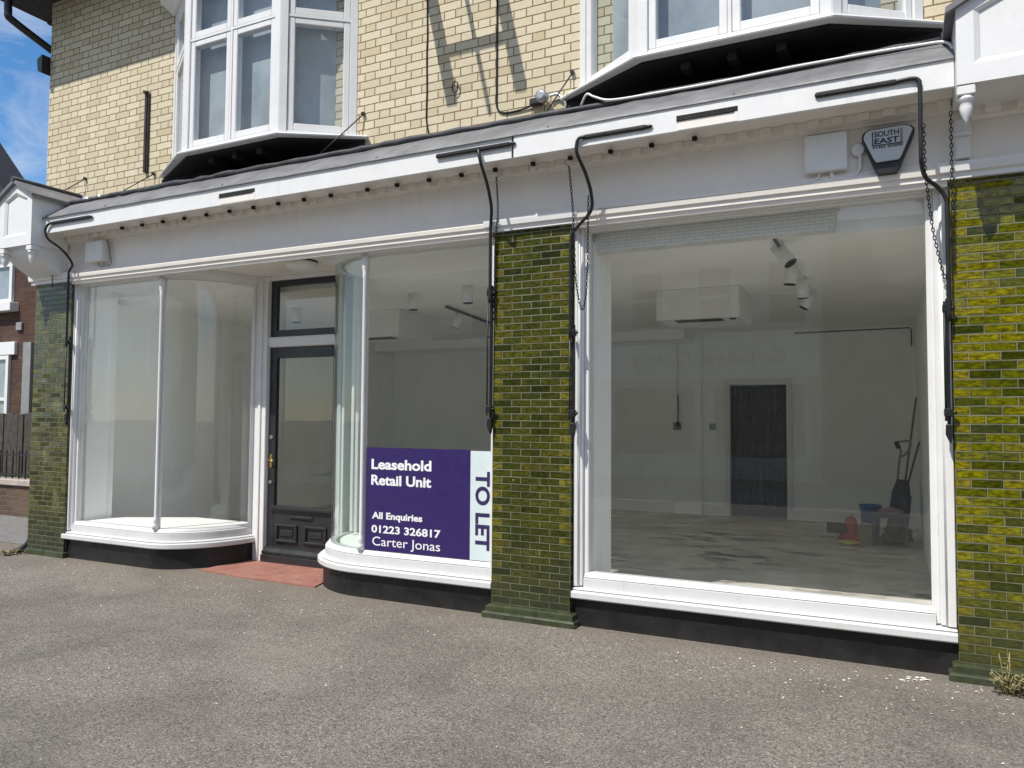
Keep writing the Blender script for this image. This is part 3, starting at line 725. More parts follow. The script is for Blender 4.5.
def dirt_reflection_pane():
    n = N('streaky_dark_glazing')
    v = n.noise(n.pos((30, 1, 1.3)), 1.0, 6, .75); w = n.noise(n.pos((2, 1, 3)), 1.6, 4, .6)
    c = n.mix(n.rng(v, .48, .72), n.mix(n.rng(w, .45, .6), (.010, .011, .010), (.030, .032, .029)), (.10, .105, .10))  # streaks paint in dirt and mottled reflections over a dark doorway
    return n.bsdf(c, .25)
idr = MB(); idr.box((-2.222, 6.66, FZ + .005), (-2.185, 6.70, 2.043), .003); idr.box((-1.455, 6.66, FZ + .005), (-1.418, 6.70, 2.043), .003)
idr.box((-2.184, 6.661, 2.0), (-1.456, 6.70, 2.043), .003); idr.box((-2.184, 6.661, FZ + .005), (-1.456, 6.70, FZ + .12), .003); idr.box((-2.184, 6.668, .93), (-1.456, 6.70, .99), .003)
idr = idr.build('inner_door', 'slot', B)
q = MB(); q.quad((-2.19, 6.68, FZ + .1), (-1.45, 6.68, FZ + .1), (-1.45, 6.68, 2.01), (-2.19, 6.68, 2.01)); q.build('door_glass', dirt_reflection_pane(), idr)
bk = MB(); bk.box((-2.9, 9.4, 0), (-.8, 9.5, 2.6)); bk.box((-2.9, 6.76, 0), (-2.8, 9.39, 2.6)); bk.box((-.9, 6.76, 0), (-.8, 9.39, 2.6)); bk.box((-2.79, 6.76, 2.5), (-.91, 9.39, 2.6)); bk.box((-2.79, 6.61, .0), (-.91, 9.39, .06))
bk.build('back_room', 'dark_in', B)
bm_ = MB(); bm_.box((-8.3, 5.9, 2.70), (-2.75, 6.598, CZ - .002)); bm_.build('boxed_beam', 'wall_in', B)
# display bed behind the left window
pb = MB(); pb.prism([(-7.78, .16), (-6.66, .16)] + [(p[0] - .05, p[1] + .05) for p in pathL[4:]] + [(-7.0, .93), (-7.78, .5)], 'z', .30, .385); pb.build('display_bed', 'ceil_in', B)
pb = MB(); pb.prism([(p[0] + .07, p[1] + .05) for p in pathR[1:-2]] + [(-2.83, .16), (-2.83, .62), (-4.6, .93)], 'z', .30, .385); pb.build('display_bed', 'ceil_in', B)

pb = MB(); pb.prism([(-8.0, .16), (-6.66, .16)] + [(p[0] - .05, p[1] + .05) for p in pathL[4:]] + [(-6.15, .983), (-8.3, .983)], 'z', 2.905, 2.96); pb.build('window_ceiling', 'ceil_in', B)
pb = MB(); pb.prism([(p[0] + .07, p[1] + .05) for p in pathR[1:-2]] + [(-2.83, .16), (-2.83, .983), (-4.85, .983)], 'z', 2.905, 2.96); pb.build('window_ceiling', 'ceil_in', B)
# ---------------------------------------------------------------- things fixed to the shopfront
# letting sign
sg = thing('letting_sign', (-3.42, .09, .40), 'purple and pale letting sign in the window reading Leasehold Retail Unit To Let', 'sign')
SY = GY - .010
q = MB(); q.box((-4.048, SY, .392), (-3.026, SY + .006, 1.257)); q.build('purple_panel', 'purple', sg)
q = MB(); q.box((-3.0255, SY, .392), (-2.832, SY + .006, 1.250)); q.build('pale_panel', 'pale', sg)
TY = SY - .0025
for body, x, z, w, h, bold in (('Leasehold', -3.975, 1.077, .60, .084, .033), ('Retail Unit', -3.975, .944, .60, .084, .033), ('All Enquiries', -3.962, .660, .505, .055, .034),
                               ('01223 326817', -3.965, .543, .685, .062, .028), ('Carter Jonas', -3.955, .434, .672, .078, .002)):
    for b_, x_, w_ in words(body, x - .016, w, bold):
        q = MB(); put_text(q, b_, x_, z, w_, h, TY, bold); q.build('lettering', 'letter', sg)
for b_, z_, w_ in words('TO LET', 0, .615, .03):
    q = MB(); put_text(q, b_, -2.972, 1.09 - z_, w_, .125, TY, .03, 'down'); q.build('lettering', 'ink', sg)

# alarm box
AB = thing('alarm_box', (-.015, -.01, 3.02), 'grey and black burglar alarm box reading SOUTH EAST beside the swan neck pipe', 'alarm box')
ol = [(-.161, 3.268), (-.150, 3.296), (-.125, 3.312), (.080, 3.318), (.118, 3.306), (.135, 3.280), (.130, 3.255), (.034, 3.020), (-.071, 3.020), (-.158, 3.245)]
q = MB(); q.prism(ol, 'y', -.076, -.002, bev=.006); q.build('alarm_base', 'alarm_black', AB)
ol2 = [(-.148, 3.262), (-.138, 3.288), (-.118, 3.301), (.076, 3.307), (.108, 3.297), (.122, 3.276), (.060, 3.122), (.047, 3.100), (-.078, 3.096), (-.092, 3.116), (-.147, 3.246)]
q = MB(); q.prism(ol2, 'y', -.096, -.077, bev=.005); q.build('alarm_cover', 'alarm_face', AB)
ay = -.0985
for body, x, z, w, h, bold in (('SOUTH', -.088, 3.252, .135, .034, .02), ('EAST', -.088, 3.209, .135, .034, .025), ('01462 422500', -.098, 3.180, .165, .016, .02)):
    for b_, x_, w_ in words(body, x, w, bold):
        q = MB(); put_text(q, b_, x_, z, w_, h, ay, bold); q.build('lettering', 'alarm_black', AB)
q = MB(); q.add([(-.101, ay, 3.197), (.070, ay, 3.197), (.070, ay, 3.2025), (-.095, ay, 3.2025), (-.095, ay, 3.287), (-.101, ay, 3.287)], [(0, 1, 2, 3, 4, 5)]); q.build('corner_rule', 'alarm_black', AB)
q = MB(); q.quad((.054, ay, 3.205), (.067, ay, 3.205), (.067, ay, 3.287), (.054, ay, 3.287)); q.build('red_bar', 'alarm_red', AB)

# junction boxes
J = thing('junction_box', (-.37, -.03, 3.09), 'square white cover box with two white cables left of the alarm box', 'junction box')
q = MB(); q.box((-.497, -.06, 3.095), (-.243, -.003, 3.337), .006); q.build('cover', 'plastic', J)
q = MB(); q.tube(smooth_path([(-.41, -.02, 3.10), (-.42, -.03, 3.06), (-.47, -.04, 3.035), (-.6, -.05, 3.03), (-1.9, -.052, 3.035)], 5), .006, 6); q.build('cable', 'plastic', J)
q = MB(); q.tube(smooth_path([(-.34, -.02, 3.10), (-.33, -.03, 3.055), (-.28, -.04, 3.035), (-.22, -.03, 3.04), (-.175, -.02, 3.09), (-.172, -.015, 3.20)], 5), .011, 8); q.build('cable', 'plastic', J)
DC = thing('cable_disc', (-.185, -.02, 3.19), 'small round white cable cover between the square box and alarm', 'cable cover')
q = MB(); q.lathe((-.185, -.001, 3.215), [(.036, -.028), (.042, -.02), (.042, 0)], 20, 'y'); q.build('disc', 'plastic', DC)
J2 = thing('junction_box', (-7.42, -.04, 3.06), 'white cover box with ragged cables at the left end of the frieze', 'junction box')
q = MB(); q.box((-7.60, -.09, 3.12), (-7.33, -.003, 3.335), .006); q.build('cover', 'plastic', J2)
q = MB(); q.tube(smooth_path([(-7.33, -.03, 3.34), (-7.29, -.03, 3.22), (-7.26, -.03, 3.10), (-7.30, -.04, 3.075), (-7.36, -.04, 3.09), (-7.41, -.04, 3.07), (-7.45, -.04, 3.11)], 5), .006, 6); q.build('cable', 'grey', J2)

# awning brackets
GA = 'black iron awning brackets along the fascia'
def awning(label, xa, xb, z, pth, xr, zt, zb):
    T = thing('awning_bracket', (xr, -.05, zb), label, 'awning bracket', GA)
    q = MB(); q.box((xa, -.325, z - .016), (xb, -.300, z + .018), .010); q.lathe((xb, -.3125, z), [(.014, -.01), (.012, .03), (.004, .045)], 10, 'x'); q.build('fascia_bar', 'iron', T)
    q = MB(); q.tube(smooth_path(pth, 6), .0125, 10); q.build('swan_neck_pipe', 'iron', T)
    q = MB(); q.box((xr - .009, -.030, zb), (xr + .010, -.004, zt), .003); q.tube([(xr - .017, -.050, zb + .05), (xr - .017, -.050, zt - .02)], .0065, 8); q.build('slide_rail', 'iron', T)
    for zz in (zt - .06, zb + .10):
        q = MB(); q.box((xr - .026, -.062, zz - .024), (xr + .020, -.003, zz + .024), .005); q.lathe((xr + .02, -.04, zz), [(.011, -.005), (.011, .016), (.005, .022)], 10, 'x'); q.build('rail_clamp', 'iron', T)
    q = MB(); q.prism([(xr - .02, zb - .03), (xr + .006, zb - .09), (xr + .02, zb - .02), (xr + .018, zb + .03), (xr - .018, zb + .03)], 'y', -.05, -.012, bev=.004); q.build('foot', 'iron', T)
    return T
awning('black awning bracket at the left window beside the worn tiled pier', -7.84, -7.22, 3.508,
       [(-7.80, -.312, 3.508), (-7.87, -.318, 3.50), (-7.915, -.32, 3.44), (-7.89, -.30, 3.35), (-7.82, -.22, 3.27), (-7.79, -.14, 3.18), (-7.80, -.09, 3.11), (-7.88, -.062, 3.07), (-7.905, -.058, 3.0), (-7.905, -.058, 2.6), (-7.905, -.058, 2.25)], -7.90, 2.36, 1.50)
awning('black awning bracket at the left edge of the dark central pier', -3.13, -2.49, 3.515,
       [(-2.75, -.322, 3.52), (-2.735, -.345, 3.48), (-2.72, -.34, 3.40), (-2.705, -.26, 3.25), (-2.735, -.14, 3.12), (-2.775, -.07, 3.03), (-2.785, -.058, 2.95), (-2.785, -.058, 2.7), (-2.785, -.058, 2.4)], -2.790, 2.54, 1.48)
awning('black awning bracket at the right edge of the dark central pier', -1.93, -1.47, 3.472,
       [(-1.90, -.318, 3.474), (-1.945, -.322, 3.468), (-1.965, -.322, 3.43), (-1.965, -.31, 3.36), (-1.935, -.22, 3.24), (-1.925, -.14, 3.12), (-1.945, -.095, 3.01), (-2.06, -.062, 2.915), (-2.112, -.058, 2.84), (-2.116, -.058, 2.6), (-2.116, -.058, 2.1)], -2.105, 2.20, 1.45)
awning('black awning bracket at the right edge of the big window', -.41, .04, 3.49,
       [(.03, -.315, 3.49), (.115, -.318, 3.492), (.15, -.318, 3.475), (.157, -.318, 3.43), (.157, -.31, 3.2), (.157, -.305, 3.06), (.160, -.28, 2.995), (.185, -.13, 2.955), (.25, -.07, 2.905), (.291, -.058, 2.835), (.296, -.058, 2.75), (.296, -.058, 2.5), (.296, -.058, 2.1)], .288, 2.24, 1.46)

# hanging chains
GC = 'thin hanging chains on the shopfront'
def chain(label, pth):
    P = smooth_path(pth, 12); q = MB(); step = .024; acc = 0.0; k = 0
    last = P[0]; marks = [(P[0], (P[1] - P[0]).normalized())]
    for a, b in zip(P, P[1:]):
        seg = (b - a).length; 
        while acc + seg >= step:
            t = (step - acc) / seg; a = a.lerp(b, t); seg = (b - a).length; acc = 0.0; marks.append((a.copy(), (b - a).normalized() if seg > 1e-6 else marks[-1][1]))
        acc += seg
    for i, (p, d) in enumerate(marks):
        up = Vector((0, 1, 0)) if abs(d.y) < .9 else Vector((1, 0, 0)); s = d.cross(up).normalized(); u = s.cross(d)
        if i % 2: s = u
        ring = [p + d * (.016 * math.cos(2*PI*j/8)) + s * (.0075 * math.sin(2*PI*j/8)) for j in range(8)]
        q.tube(ring, .0028, 4, closed=True)
    o = q.build('hanging_chain', 'iron'); tag(o, label, 'chain', GC); return o
chain('thin chain hanging over the worn tiled pier at the far left', [(-8.14, -.10, 3.36), (-8.143, -.09, 3.15), (-8.148, -.075, 2.9)])
chain('thin chain hanging straight down the left edge of the central pier', [(-2.72, -.09, 3.37), (-2.712, -.075, 3.1), (-2.755, -.03, 2.9), (-2.762, -.022, 2.6), (-2.765, -.02, 2.25)])
chain('thin chain from the frieze down the right edge of the central pier', [(-2.118, -.09, 3.37), (-2.095, -.08, 3.1), (-2.085, -.075, 2.9), (-2.075, -.07, 2.6), (-2.05, -.07, 2.4), (-2.015, -.075, 2.30), (-1.985, -.08, 2.42), (-1.972, -.085, 2.65), (-1.968, -.09, 2.95), (-1.95, -.13, 3.12)])
chain('slack chain looping from the right swan neck pipe across the window jamb', [(.172, -.33, 3.2), (.178, -.24, 3.0), (.195, -.12, 2.86), (.22, -.08, 2.65), (.25, -.075, 2.48), (.278, -.07, 2.36)])
chain('thin chain hanging down the left edge of the right pier', [(.322, -.10, 3.33), (.323, -.09, 3.1), (.326, -.045, 2.9), (.328, -.03, 2.7), (.328, -.025, 2.42)])

# festoon lamps under the dentils
GF = 'small festoon bulbs in black holders under the dentil band'
xs_f = [-7.0 + .298 * i for i in range(10)] + [-3.93, -3.63, -3.32, -3.02, -2.72, -2.40, -2.10, -1.79, -1.49, -1.19]
proto = None
for x in xs_f:
    if proto is None:
        F0 = (x, -.11, 3.40)
        proto = thing('festoon_lamp', F0, 'tiny unlit bulb in a black holder, one of the row under the dentils', 'lamp', GF)
        q = MB(); q.box((x - .016, -.124, 3.403), (x + .016, -.094, 3.430), .003); q.build('lamp_holder', 'slot', proto)
        q = MB(); q.lathe((x, -.109, 0), [(.008, 3.362), (.016, 3.37), (.018, 3.382), (.013, 3.396)], 10); q.build('bulb', 'bulb', proto)
    else: dup(proto, (x - xs_f[0], 0, 0), 'tiny unlit bulb in a black holder, one of the row under the dentils', GF)

# porch light
PL = thing('porch_light', (-5.06, .34, 2.92), 'round white flush ceiling light over the shop door', 'ceiling light')
q = MB(); q.lathe((-5.06, .36, 0), [(.150, 2.985), (.158, 2.993), (.158, 2.9995)], 28); q.build('gasket', 'iron', PL)
q = MB(); q.lathe((-5.06, .36, 0), [(.05, 2.912), (.10, 2.920), (.135, 2.935), (.152, 2.955), (.154, 2.984)], 28); q.build('lamp_shade', 'plastic', PL)

# stay rods between wall and roof
GS = 'thin stay rods between brick wall and shopfront roof'
def rod(label, a, b):
    q = MB(); q.tube([a, b], .006, 6); q.lathe((a[0], a[1] - .01, a[2]), [(.018, -.01), (.018, .012)], 8, 'y'); o = q.build('stay_rod', 'iron'); tag(o, label, 'stay rod', GS)
rod('thin stay rod from brick wall above the small left gable', (-8.19, .29, 4.20), (-8.42, -.06, 3.86))
rod('thin stay rod from brick wall left of the left bay window', (-7.06, .29, 4.10), (-7.12, -.02, 3.84))
rod('thin stay rod from brick wall right of the left bay window', (-4.29, .29, 4.27), (-4.52, -.03, 3.83))
rod('thin stay rod from brick wall left of the right bay window', (-2.245, .29, 4.25), (-2.32, -.04, 3.83))

# odds and ends on the brick wall
q = MB(); q.box((-7.205, .262, 4.13), (-7.172, .298, 5.02), .004); q.box((-7.1715, .275, 4.13), (-7.155, .298, 5.00), .003); q.lathe((-7.19, .25, 5.0), [(.02, -.01), (.02, .02)], 8, 'y')
o = q.build('wall_rail', plain('rusty_iron', (.035, .022, .018), .6, var=.4)); tag(o, 'rusty dark vertical iron rail on the brick wall left of the bay', 'rail')
q = MB(); q.tube([(-3.615 + random.uniform(-.004, .004), .293, 6.4 - i * .12) for i in range(20)] + [(-3.60, .29, 4.02), (-3.57, .27, 3.96)], .0065, 6); o = q.build('wall_cable', 'slot'); tag(o, 'thin black cable running straight down the brick to the roof', 'cable')
q = MB(); q.tube([(-2.925, .293, 6.4 - i * .12) for i in range(19)] + smooth_path([(-2.925, .293, 4.2), (-2.92, .292, 4.09), (-2.87, .29, 4.035), (-2.75, .29, 4.025), (-2.62, .285, 4.04), (-2.52, .27, 4.075)], 4), .008, 6); o = q.build('wall_cable', 'slot'); tag(o, 'black cable bending along the brick to the small security sensor', 'cable')
S = thing('security_sensor', (-2.47, .22, 4.0), 'small pale security sensor with black cable low on the brick wall', 'sensor')
q = MB(); q.lathe((-2.475, .20, 4.07), [(.028, -.025), (.048, -.015), (.050, .02), (.04, .06)], 16, 'y'); q.build('sensor_head', 'zinc', S)
q = MB(); q.box((-2.60, .235, 4.03), (-2.50, .296, 4.085), .008); q.build('sensor_arm', 'iron', S)
q = MB(); q.tube(smooth_path([(-2.43, .26, 4.08), (-2.37, .27, 4.09), (-2.30, .26, 4.02), (-2.27, .2, 3.93), (-2.25, .1, 3.84)], 5), .012, 8); q.build('cable', 'zinc', S)
q = MB(); q.tube([(-3.316 + .028 * math.sin(t * .55), .275, 4.33 + .05 * math.cos(t * .55)) for t in range(-1, 11)], .006, 6); o = q.build('wall_hook', 'iron'); tag(o, 'small iron hook on the brick between the two bays', 'hook')
q = MB(); q.tube(smooth_path([(-2.06, -.0, 3.84), (-2.0, -.04, 3.90), (-1.93, -.06, 3.86), (-1.8, -.07, 3.81), (-1.5, -.07, 3.80), (-1.0, -.07, 3.795), (-.6, -.075, 3.80), (-.1, -.08, 3.795), (.15, -.12, 3.77), (.30, -.15, 3.745), (.34, -.2, 3.66)], 5), .009, 6); o = q.build('roof_cable', 'plastic'); tag(o, 'pale loose cable lying along the shopfront roof under the right bay', 'cable')
# invented frame above the view, added only to cast the forked shadow on the brick
fr_ = thing('shadow_frame', (-3.6, .3, 6.0), 'invented frame high on the brick, unseen, added to cast the forked shadow', 'bracket frame')
q = MB(); q.box((-3.815, -.84, 5.96), (-3.715, .298, 6.04)); q.build('beam', 'fence', fr_)
q = MB(); q.box((-3.16, -.84, 5.96), (-3.06, .298, 6.04)); q.build('beam', 'fence', fr_)
q = MB(); q.box((-3.714, -.57, 5.97), (-3.161, -.52, 6.01)); q.build('cross_bar', 'fence', fr_)
q = MB(); q.tube([(-3.445, .298, 6.05), (-3.445, -.98, 6.05)], .02, 6); q.build('beam', 'fence', fr_)

# ---------------------------------------------------------------- things inside
AC = thing('air_conditioner', (-1.78, 2.7, 2.5), 'white boxed air conditioner seen through the big window, hanging from the ceiling', 'air conditioner')
q = MB(); q.box((-2.20, 2.5, 2.535), (-1.36, 3.25, CZ - .002), .006); q.build('casing', 'plastic', AC)
q = MB(); q.box((-2.02, 2.56, 2.526), (-1.55, 2.72, 2.537)); q.build('grille', 'dark_in', AC)
q = MB(); q.lathe((-1.44, 2.60, 0), [(.03, 2.522), (.035, 2.534)], 14); q.build('sensor_eye', 'slot', AC)
def spot(T, x, y, z, ax, ay):
    q = MB(); q.tube([(x, y, z + .085), (x, y, z + .02)], .012, 8)
    d = Vector((ax, ay, -1)).normalized(); a = Vector((x, y, z + .05)); q.tube([a - d*.04, a + d * .14], .052, 16); q = q.build('spotlight', 'plastic', T)
    r = MB(); r.tube([a + d * .14, a + d * .147], .049, 16); r.build('lens_ring', 'slot', q)
TL = thing('track_light', (-.76, 1.5, 2.6), 'white ceiling track with four spotlights seen through the big window', 'track light')
q = MB(); q.box((-.775, .36, CZ - .03), (-.74, 3.5, CZ - .002)); q.build('track', 'plastic', TL)
q = MB(); q.box((-.765, .34, CZ - .05), (-.745, .75, CZ - .031)); q.build('feed_cable', 'iron', TL)
for (y, ax, ay) in ((.75, .7, -.2), (1.5, -.1, 0), (2.3, .05, .1), (3.1, -.5, -.1)): spot(TL, -.757, y, CZ - .11, ax, ay)
TL2 = thing('track_light', (-4.87, 3.2, 2.6), 'slanting ceiling track with two spotlights beside the central pier', 'track light')
q = MB(); q.tube([(-4.74, 2.5, CZ - .018), (-5.06, 4.5, CZ - .018)], .018, 6); q.build('track', 'gunmetal', TL2)
spot(TL2, -4.80, 2.9, CZ - .13, -.4, 0); spot(TL2, -4.98, 4.0, CZ - .13, .1, 0)
T = thing('air_conditioner', (-5.85, 2.7, 2.5), 'white boxed air conditioner behind the curved window, left of the sign', 'air conditioner')
q = MB(); q.box((-6.25, 2.5, 2.515), (-5.41, 3.25, CZ - .002), .006); q.build('casing', 'plastic', T)
q = MB(); q.box((-6.05, 2.56, 2.506), (-5.58, 2.72, 2.517)); q.build('grille', 'dark_in', T)
GSp = 'single white ceiling spotlights deep in the shop'
for lab, x, y in (('white ceiling spotlight showing above the sign at left', -4.62, 1.62), ('white ceiling spotlight near the central pier above the sign', -3.85, 1.45), ('white ceiling spotlight showing through the fanlight', -6.55, 1.95)):
    T = thing('ceiling_spotlight', (x, y, 2.6), lab, 'spotlight', GSp); spot(T, x, y, CZ - .085, .05, 0)
# cleaning gear in the back right corner
VC = thing('vacuum_cleaner', (.0, 5.0, FZ), 'black upright vacuum cleaner leaning in the back right corner', 'vacuum cleaner')
q = MB(); q.box((-.16, 4.80, FZ), (.12, 5.05, FZ + .10), .03, seg=2); q.build('floor_head', 'alarm_black', VC)
tilt = Matrix.Translation((.0, 5.05, FZ + .08)) @ Matrix.Rotation(math.radians(6), 4, 'Y') @ Matrix.Rotation(math.radians(-5), 4, 'X')
q = MB(); q.prism([(-.12, 0), (.11, 0), (.10, .5), (.07, .66), (-.06, .66), (-.10, .5)], 'y', -.09, .10, mat=tilt, bev=.02); q.build('body', 'alarm_black', VC)
q = MB(); cyl = [tilt @ Vector((.06, -.12, .05)), tilt @ Vector((.06, -.12, .48))]; q.tube(cyl, .055, 14); q.build('dust_bin', 'gunmetal', VC)
q = MB(); q.tube([tilt @ Vector(p) for p in smooth_path([(-.05, 0, .64), (-.05, 0, .9), (-.045, 0, 1.0), (-.09, 0, 1.07), (-.10, 0, 1.1), (.02, 0, 1.13), (.05, 0, 1.1), (.03, 0, 1.0), (-.03, 0, .93)], 4)], .014, 8); q.build('handle', 'grey', VC)
q = MB(); q.tube([tilt @ Vector(p) for p in ((-.07, 0, 1.03), (-.11, 0, 1.11))], .028, 8); q.build('grip', 'alarm_black', VC)
for lab, a, b in (('long wooden broom leaning behind the vacuum cleaner', (.03, 5.2, FZ + .16), (.235, 5.28, 1.80)), ('short wooden broom leaning on the right wall', (.0, 5.25, FZ + .16), (.262, 5.3, 1.27))):
    T = thing('broom', (a[0], a[1], FZ), lab, 'broom')
    q = MB(); q.tube([a, b], .0125, 8); q.build('broom_handle', 'wood_pole', T)
    q = MB(); q.box((a[0] - .14, a[1] - .03, FZ + .08), (a[0] + .14, a[1] + .03, FZ + .14), .01); q.build('broom_head', 'wood_pole', T)
    q = MB(); q.prism([(a[0] - .15, FZ), (a[0] + .15, FZ), (a[0] + .13, FZ + .08), (a[0] - .13, FZ + .08)], 'y', a[1] - .04, a[1] + .04); q.build('bristles', 'dark_in', T)
ST = thing('low_table', (-.07, 4.7, FZ), 'low dark side table in front of the vacuum cleaner', 'table')
q = MB(); q.box((-.27, 4.52, .41), (.13, 4.88, .44), .008); q.build('table_top', 'gunmetal', ST)
for px in (-.25, .08):
    for py in (4.55, 4.82):
        q = MB(); q.box((px, py, FZ), (px + .035, py + .035, .409), .004); q.build('leg', 'gunmetal', ST)
q = MB(); q.box((-.25, 4.57, .15), (.115, 4.83, .165)); q.build('shelf', 'gunmetal', ST)
BU = thing('bucket', (-.30, 4.98, FZ), 'small blue plastic bucket behind the low table', 'bucket')
q = MB(); q.lathe((-.28, 5.02, 0), [(.09, FZ), (.115, FZ + .40), (.127, FZ + .41), (.127, FZ + .425), (.11, FZ + .425), (.085, FZ + .05)], 20); q.build('pail', 'blue', BU)
q = MB(); q.tube([(-.28 + .125 * math.cos(t), 5.02, FZ + .41 - .06 * math.sin(t)) for t in [PI * i / 10 for i in range(11)]], .005, 6); q.build('handle', 'steel', BU)
def lumpy(mb, c, r, s, seed):
    rn = random.Random(seed); t = bmesh.new(); bmesh.ops.create_icosphere(t, subdivisions=3, radius=1)
    ph = [rn.uniform(0, 6) for _ in range(6)]
    for v in t.verts:
        k = 1 + .16 * math.sin(5*v.co.x + ph[0]) * math.cos(4*v.co.z + ph[1]) + .10 * math.sin(9*v.co.y + ph[2]) + .06 * math.sin(13 * v.co.z + ph[3])
        v.co = Vector((c[0] + v.co.x*s[0]*k*r, c[1] + v.co.y*s[1]*k*r, max(c[2] + v.co.z*s[2]*k*r, FZ + .001)))
    t.verts.index_update(); mb.add([v.co.copy() for v in t.verts], [[v.index for v in f.verts] for f in t.faces], True); t.free()
q = MB(); lumpy(q, (-.06, 4.68, .475), .09, (1.5, .9, .45), 3); o = q.build('rag', plain('pinkish_rag', (.40, .25, .24), .9)); tag(o, 'crumpled pinkish rag lying on the low dark table', 'rag')
q = MB(); lumpy(q, (-.45, 4.70, .14), .12, (1.35, 1.0, .6), 4); lumpy(q, (-.49, 4.72, .20), .10, (.75, .8, 2.0), 5); o = q.build('bag', 'red'); tag(o, 'slumped red bag on the floor left of the low table', 'bag')
q = MB(); q.lathe((-.72, 4.66, .25), [(.06, -.02), (.065, .0), (.065, .17), (.055, .18)], 16, 'x'); o = q.build('tube_roll', 'alarm_black'); tag(o, 'short black roll lying by the red bag', 'roll')
q = MB(); lumpy(q, (-.50, 4.52, .105), .07, (1.9, 1.0, .4), 6); o = q.build('cloth', 'yellow'); tag(o, 'bright yellow cloth in front of the red bag', 'cloth')
q = MB(); q.prism([(-.40, FZ), (-.24, FZ), (-.24, .30), (-.27, .33), (-.36, .33), (-.40, .28)], 'y', 4.58, 4.70, bev=.01); o = q.build('tub', 'card'); tag(o, 'pale green tub between red bag and low table', 'tub')
# wall fittings
T = thing('wall_socket', (-3.0, 6.52, 1.4), 'white socket with black hanging flex on the back wall', 'socket')
q = MB(); q.box((-3.07, 6.50, 1.36), (-2.95, 6.529, 1.47), .004); q.build('face_plate', 'grey', T)
q = MB(); q.tube(smooth_path([(-3.0, 6.50, 2.80), (-3.0, 6.51, 2.3), (-2.995, 6.50, 1.9)], 3), .010, 6); q.build('conduit', 'plastic', T)
q = MB(); q.tube(smooth_path([(-2.995, 6.50, 1.9), (-2.985, 6.49, 1.7), (-2.99, 6.48, 1.47)], 3), .010, 6); q.build('flex', 'slot', T)
q = MB(); q.lathe((-2.985, 6.47, 0), [(.01, 1.40), (.03, 1.42), (.03, 1.47), (.012, 1.49)], 10); q.build('plug', 'slot', T)
q = MB(); q.box((-2.53, 6.572, 1.37), (-2.44, 6.599, 1.46), .004); o = q.build('light_switch', 'grey'); tag(o, 'small square light switch left of the inner doorway', 'switch')
q = MB(); q.tube([(-1.3, 6.59, 2.79), (.20, 6.59, 2.80), (.22, 6.585, 2.78), (.22, 6.585, 2.55)], .008, 6); o = q.build('surface_cable', 'dark_in'); tag(o, 'thin dark cable along the top of the back wall', 'cable')

# ---------------------------------------------------------------- left of the shop
NH = thing('brick_house', (-17.5, 4, 0), 'red brick house with white sash windows beyond the far left pier', 'house')
q = MB(); q.prism([(-20.2, 0), (-14.9, 0), (-14.9, 4.8), (-15.2, 5.15), (-17.55, 7.5), (-20.2, 5.0)], 'y', 4.0, 4.35); q.build('house_wall', 'brickR', NH)
q = MB()
for sx in (-1, 1):
    q.prism([(-17.55, 7.55), (-17.55, 7.81), (-17.55 + sx*2.3, 5.48), (-17.55 + sx*2.3, 5.22)], 'y', 3.7, 4.38)
q.build('roof', 'slate', NH)
def sash(par, x0, x1, z0, z1, y):
    q = MB(); t = .09
    q.box((x0, y - .02, z0), (x0 + t, y + .05, z1), .004); q.box((x1 - t, y - .02, z0), (x1, y + .05, z1), .004)
    q.box((x0 + t, y - .018, z1 - t), (x1 - t, y + .05, z1), .004); q.box((x0 + t, y - .018, z0), (x1 - t, y + .05, z0 + t), .004)
    zm = (z0 + z1)/2; q.box((x0 + t, y - .016, zm - .03), (x1 - t, y + .05, zm + .03), .004)
    w = q.build('window', 'upvc', par)
    q = MB(); q.quad((x0 + t, y + .01, z0 + t), (x1 - t, y + .01, z0 + t), (x1 - t, y + .01, z1 - t), (x0 + t, y + .01, z1 - t)); q.build('window_pane', 'pane', w)
    q = MB(); q.quad((x0 + t, y + .03, z0 + t), (x1 - t, y + .03, z0 + t), (x1 - t, y + .03, z1 - t), (x0 + t, y + .03, z1 - t)); q.build('blind', 'curtain', w)
    q = MB(); q.box((x0 - .12, y - .14, z0 - .17), (x1 + .17, y + .04, z0 - .001), .006); q.build('window_sill', 'upvc', w)
    q = MB(); q.box((x0 - .12, y - .03, z1 + .001), (x1 + .20, y + .04, z1 + .26), .006); q.build('lintel', 'upvc', w)
sash(NH, -17.0, -15.76, 3.76, 5.3, 3.96)
sash(NH, -17.0, -15.78, .95, 2.72, 3.96)
q = MB(); q.box((-15.30, 3.93, .3), (-15.05, 3.999, 2.95), .004); q.build('door_case', 'grey', NH)
q = MB(); q.box((-15.60, 3.95, 3.2), (-15.42, 3.999, 3.36), .01); q.build('air_brick', 'grey', NH)
q = MB(); x = -15.2; rnd = random.Random(2)
while x < -9.6:
    z = 1.55 + rnd.uniform(-.03, .03); q.box((x, 2.6 + rnd.uniform(-.012, .012), .02), (x + .13, 2.63, z), .003); x += .138
fe = q.build('wooden_fence', 'fence'); tag(fe, 'dark weathered close board fence in front of the brick house', 'fence')
LW = thing('garden_wall', (-11.5, 1.9, 0), 'low brick garden wall with pale capping under the railing', 'wall')
q = MB(); q.box((-15, 1.82, 0), (-9.4, 2.02, .46)); q.build('brickwork', brick_mat('brown_brick', [(0, (.07, .035, .02)), (1, (.12, .06, .035))], (.12, .1, .08)), LW)
q = MB(); q.box((-15, 1.78, .461), (-9.38, 2.06, .55), .01); q.build('capping', 'capping', LW)
RL = thing('railing', (-11.5, 1.92, .55), 'black iron railing standing on the low garden wall', 'railing')
